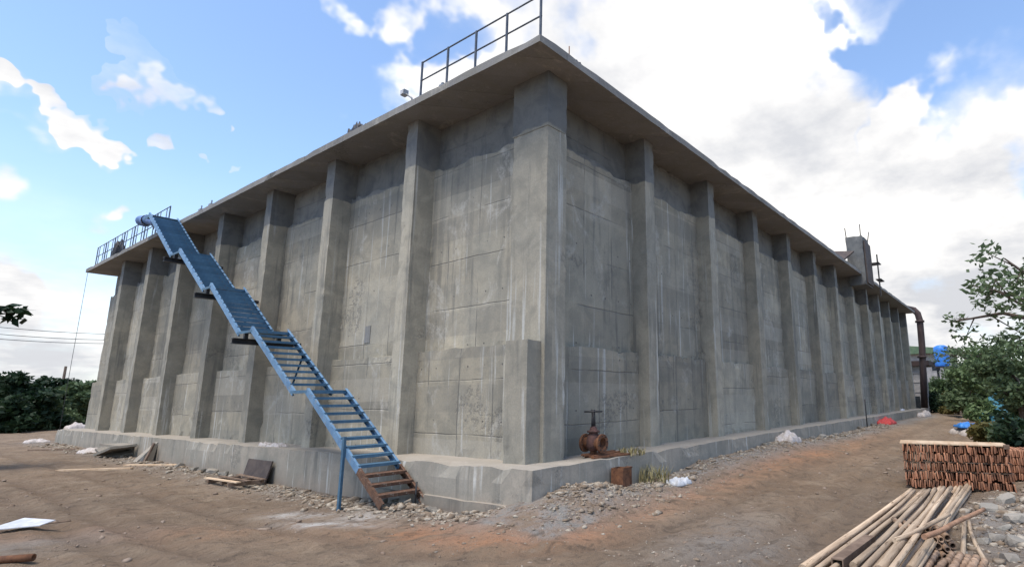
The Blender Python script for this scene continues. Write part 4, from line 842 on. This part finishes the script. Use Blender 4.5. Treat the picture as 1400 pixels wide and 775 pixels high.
tree(*gp(1328, 84), 8.2, 3.2, 'loose dark tree right of the blue water tank with open crown', LEAF_M, 12, .24, 55, RGp, bare=.35, nl=12)
tree(*gp(1345, 70), 9.0, 4.2, 'tall thin-leaved tree rising behind the right shrubs', LEAF_M, 13, .20, 40, RGp, bare=.45, nl=13)
tree(*gp(1330, 60), 5.0, 3.2, 'broad green bushy tree at the back of the dirt track', LEAF_M, 14, .2, 90, RGp, bare=.08, nl=12)
tree(*gp(1372, 52), 6.4, 3.4, 'dense bright green tree near the right edge', LEAF_L, 15, .18, 95, RGp, bare=.10, nl=13)
tree(*gp(1408, 46), 7.2, 3.6, 'dense tree cut by the right edge of the photo', LEAF_M, 16, .18, 95, RGp, bare=.08, nl=14)
tree(*gp(1300, 72), 3.4, 2.6, 'low green bush at the far end of the dirt track', LEAF_L, 17, .2, 100, RGp, bare=.05, nl=9)
tree(*gp(1395, 34), 4.6, 2.4, 'dark green shrub tree above the teal tarpaulin', LEAF_M, 18, .14, 100, RGp, bare=.10, nl=11)
nt = gp(1492, 24); tree(*nt, 8.8, 3.9, 'tall tree whose leafy branch reaches in at the upper right', LEAF_M, 19, .12, 55, RGp, bare=.52, nl=12, lean=(-0.8, 1.2), cr=.2)
for i, (px, D, hh, mt, lb) in enumerate(((1355, 25, 1.3, LEAF_Y, 'yellowing shrub right of the brown heap'), (1378, 22, 1.25, LEAF_M, 'green shrub behind the timber stack'), (1402, 20, 1.5, LEAF_D, 'dark shrub at the right edge behind the timber stack'), (1308, 66, 2.6, LEAF_Y, 'yellow brown bush at the far end of the track'), (1345, 44, 1.6, LEAF_L, 'pale green shrub left of the teal tarpaulin'), (1275, 70, 2.2, LEAF_D, 'small dark bush beside the pump house'))):
    tree(*gp(px, D), hh, hh*.75, lb, mt, 30+i, .07+.0022*D, 70, 'shrubs on the right', bare=.05, nl=9, name='shrub', cat='shrub', cr=.4)
for i, (px, D, hh, rr_, mt, lb) in enumerate(((8, 72, 4.6, 3.4, LEAF_D, 'dark spreading tree at the left edge'), (38, 74, 4.3, 3.6, LEAF_D, 'dark flat-topped tree behind the yard at far left'), (70, 76, 3.3, 3.0, LEAF_D, 'low dark tree under the utility pole'), (100, 72, 3.6, 2.8, LEAF_M, 'green tree beside the far left tank corner'), (55, 68, 2.5, 2.6, LEAF_M, 'low green bush between the far left trees'), (18, 66, 2.6, 2.8, LEAF_D, 'low dark bush at the left edge below the spreading tree'), (120, 78, 3.2, 2.8, LEAF_D, 'dark tree half hidden by the far left tank corner'))):
    tree(*gp(px, D), hh, rr_, lb, mt, 50+i, .26, 130, LGp, bare=.04 if hh < 4 else .12, nl=13)
lt = gp(-122, 30); tree(*lt, 7.6, 2.7, 'tree outside the left edge with brown leaves peeking in', LEAF_D, 60, .2, 60, LGp, bare=.4, nl=9, cr=.22)

# utility pole with wires at the far left
ux, uy = gp(82, 82)
up_ = empty('utility_pole', (ux, uy, gz(ux, uy)), 'dark utility pole rising above the far left trees', 'utility pole')
MB().tube([(0, 0, 0), (0, 0, 5.7)], [.16, .11], 8).build('shaft', BARK, up_)
for i, (ya, yb_) in enumerate(((446, 456), (456, 464), (463, 469))):
    a, b = gp(-60, 60), gp(140, 64)
    za = onx(-60, ya-4, a[0])[2] if abs(ray(-60, ya)[0]) > .05 else 9; pa = Vector((a[0], a[1], CAM[2]+(Vector((a[0]-CAM[0], a[1]-CAM[1], 0)).length)*ray(-60, ya-4)[2]/np.linalg.norm(ray(-60, ya-4)[:2])))
    pb = Vector((b[0], b[1], CAM[2]+(Vector((b[0]-CAM[0], b[1]-CAM[1], 0)).length)*ray(140, yb_)[2]/np.linalg.norm(ray(140, yb_)[:2])))
    pts = [pa.lerp(pb, t)-Vector((0, 0, 0.5*t*(1-t))) for t in np.linspace(0, 1, 9)]
    o_ = MB().tube([p-pa for p in pts], 0.022, 5).build('overhead_wire', WIREM, loc=pa); tag(o_, ('topmost', 'middle', 'lowest')[i]+' of three overhead wires crossing the sky at far left', 'wire')
o_ = MB().tube([(0, 0, 0), (0.0, 0.05, -5), (0, 0, -9.9)], 0.012, 5).build('rope', WIREM, loc=(-0.5, 35.8, 9.05)); tag(o_, 'thin rope hanging from the far left roof corner', 'rope')
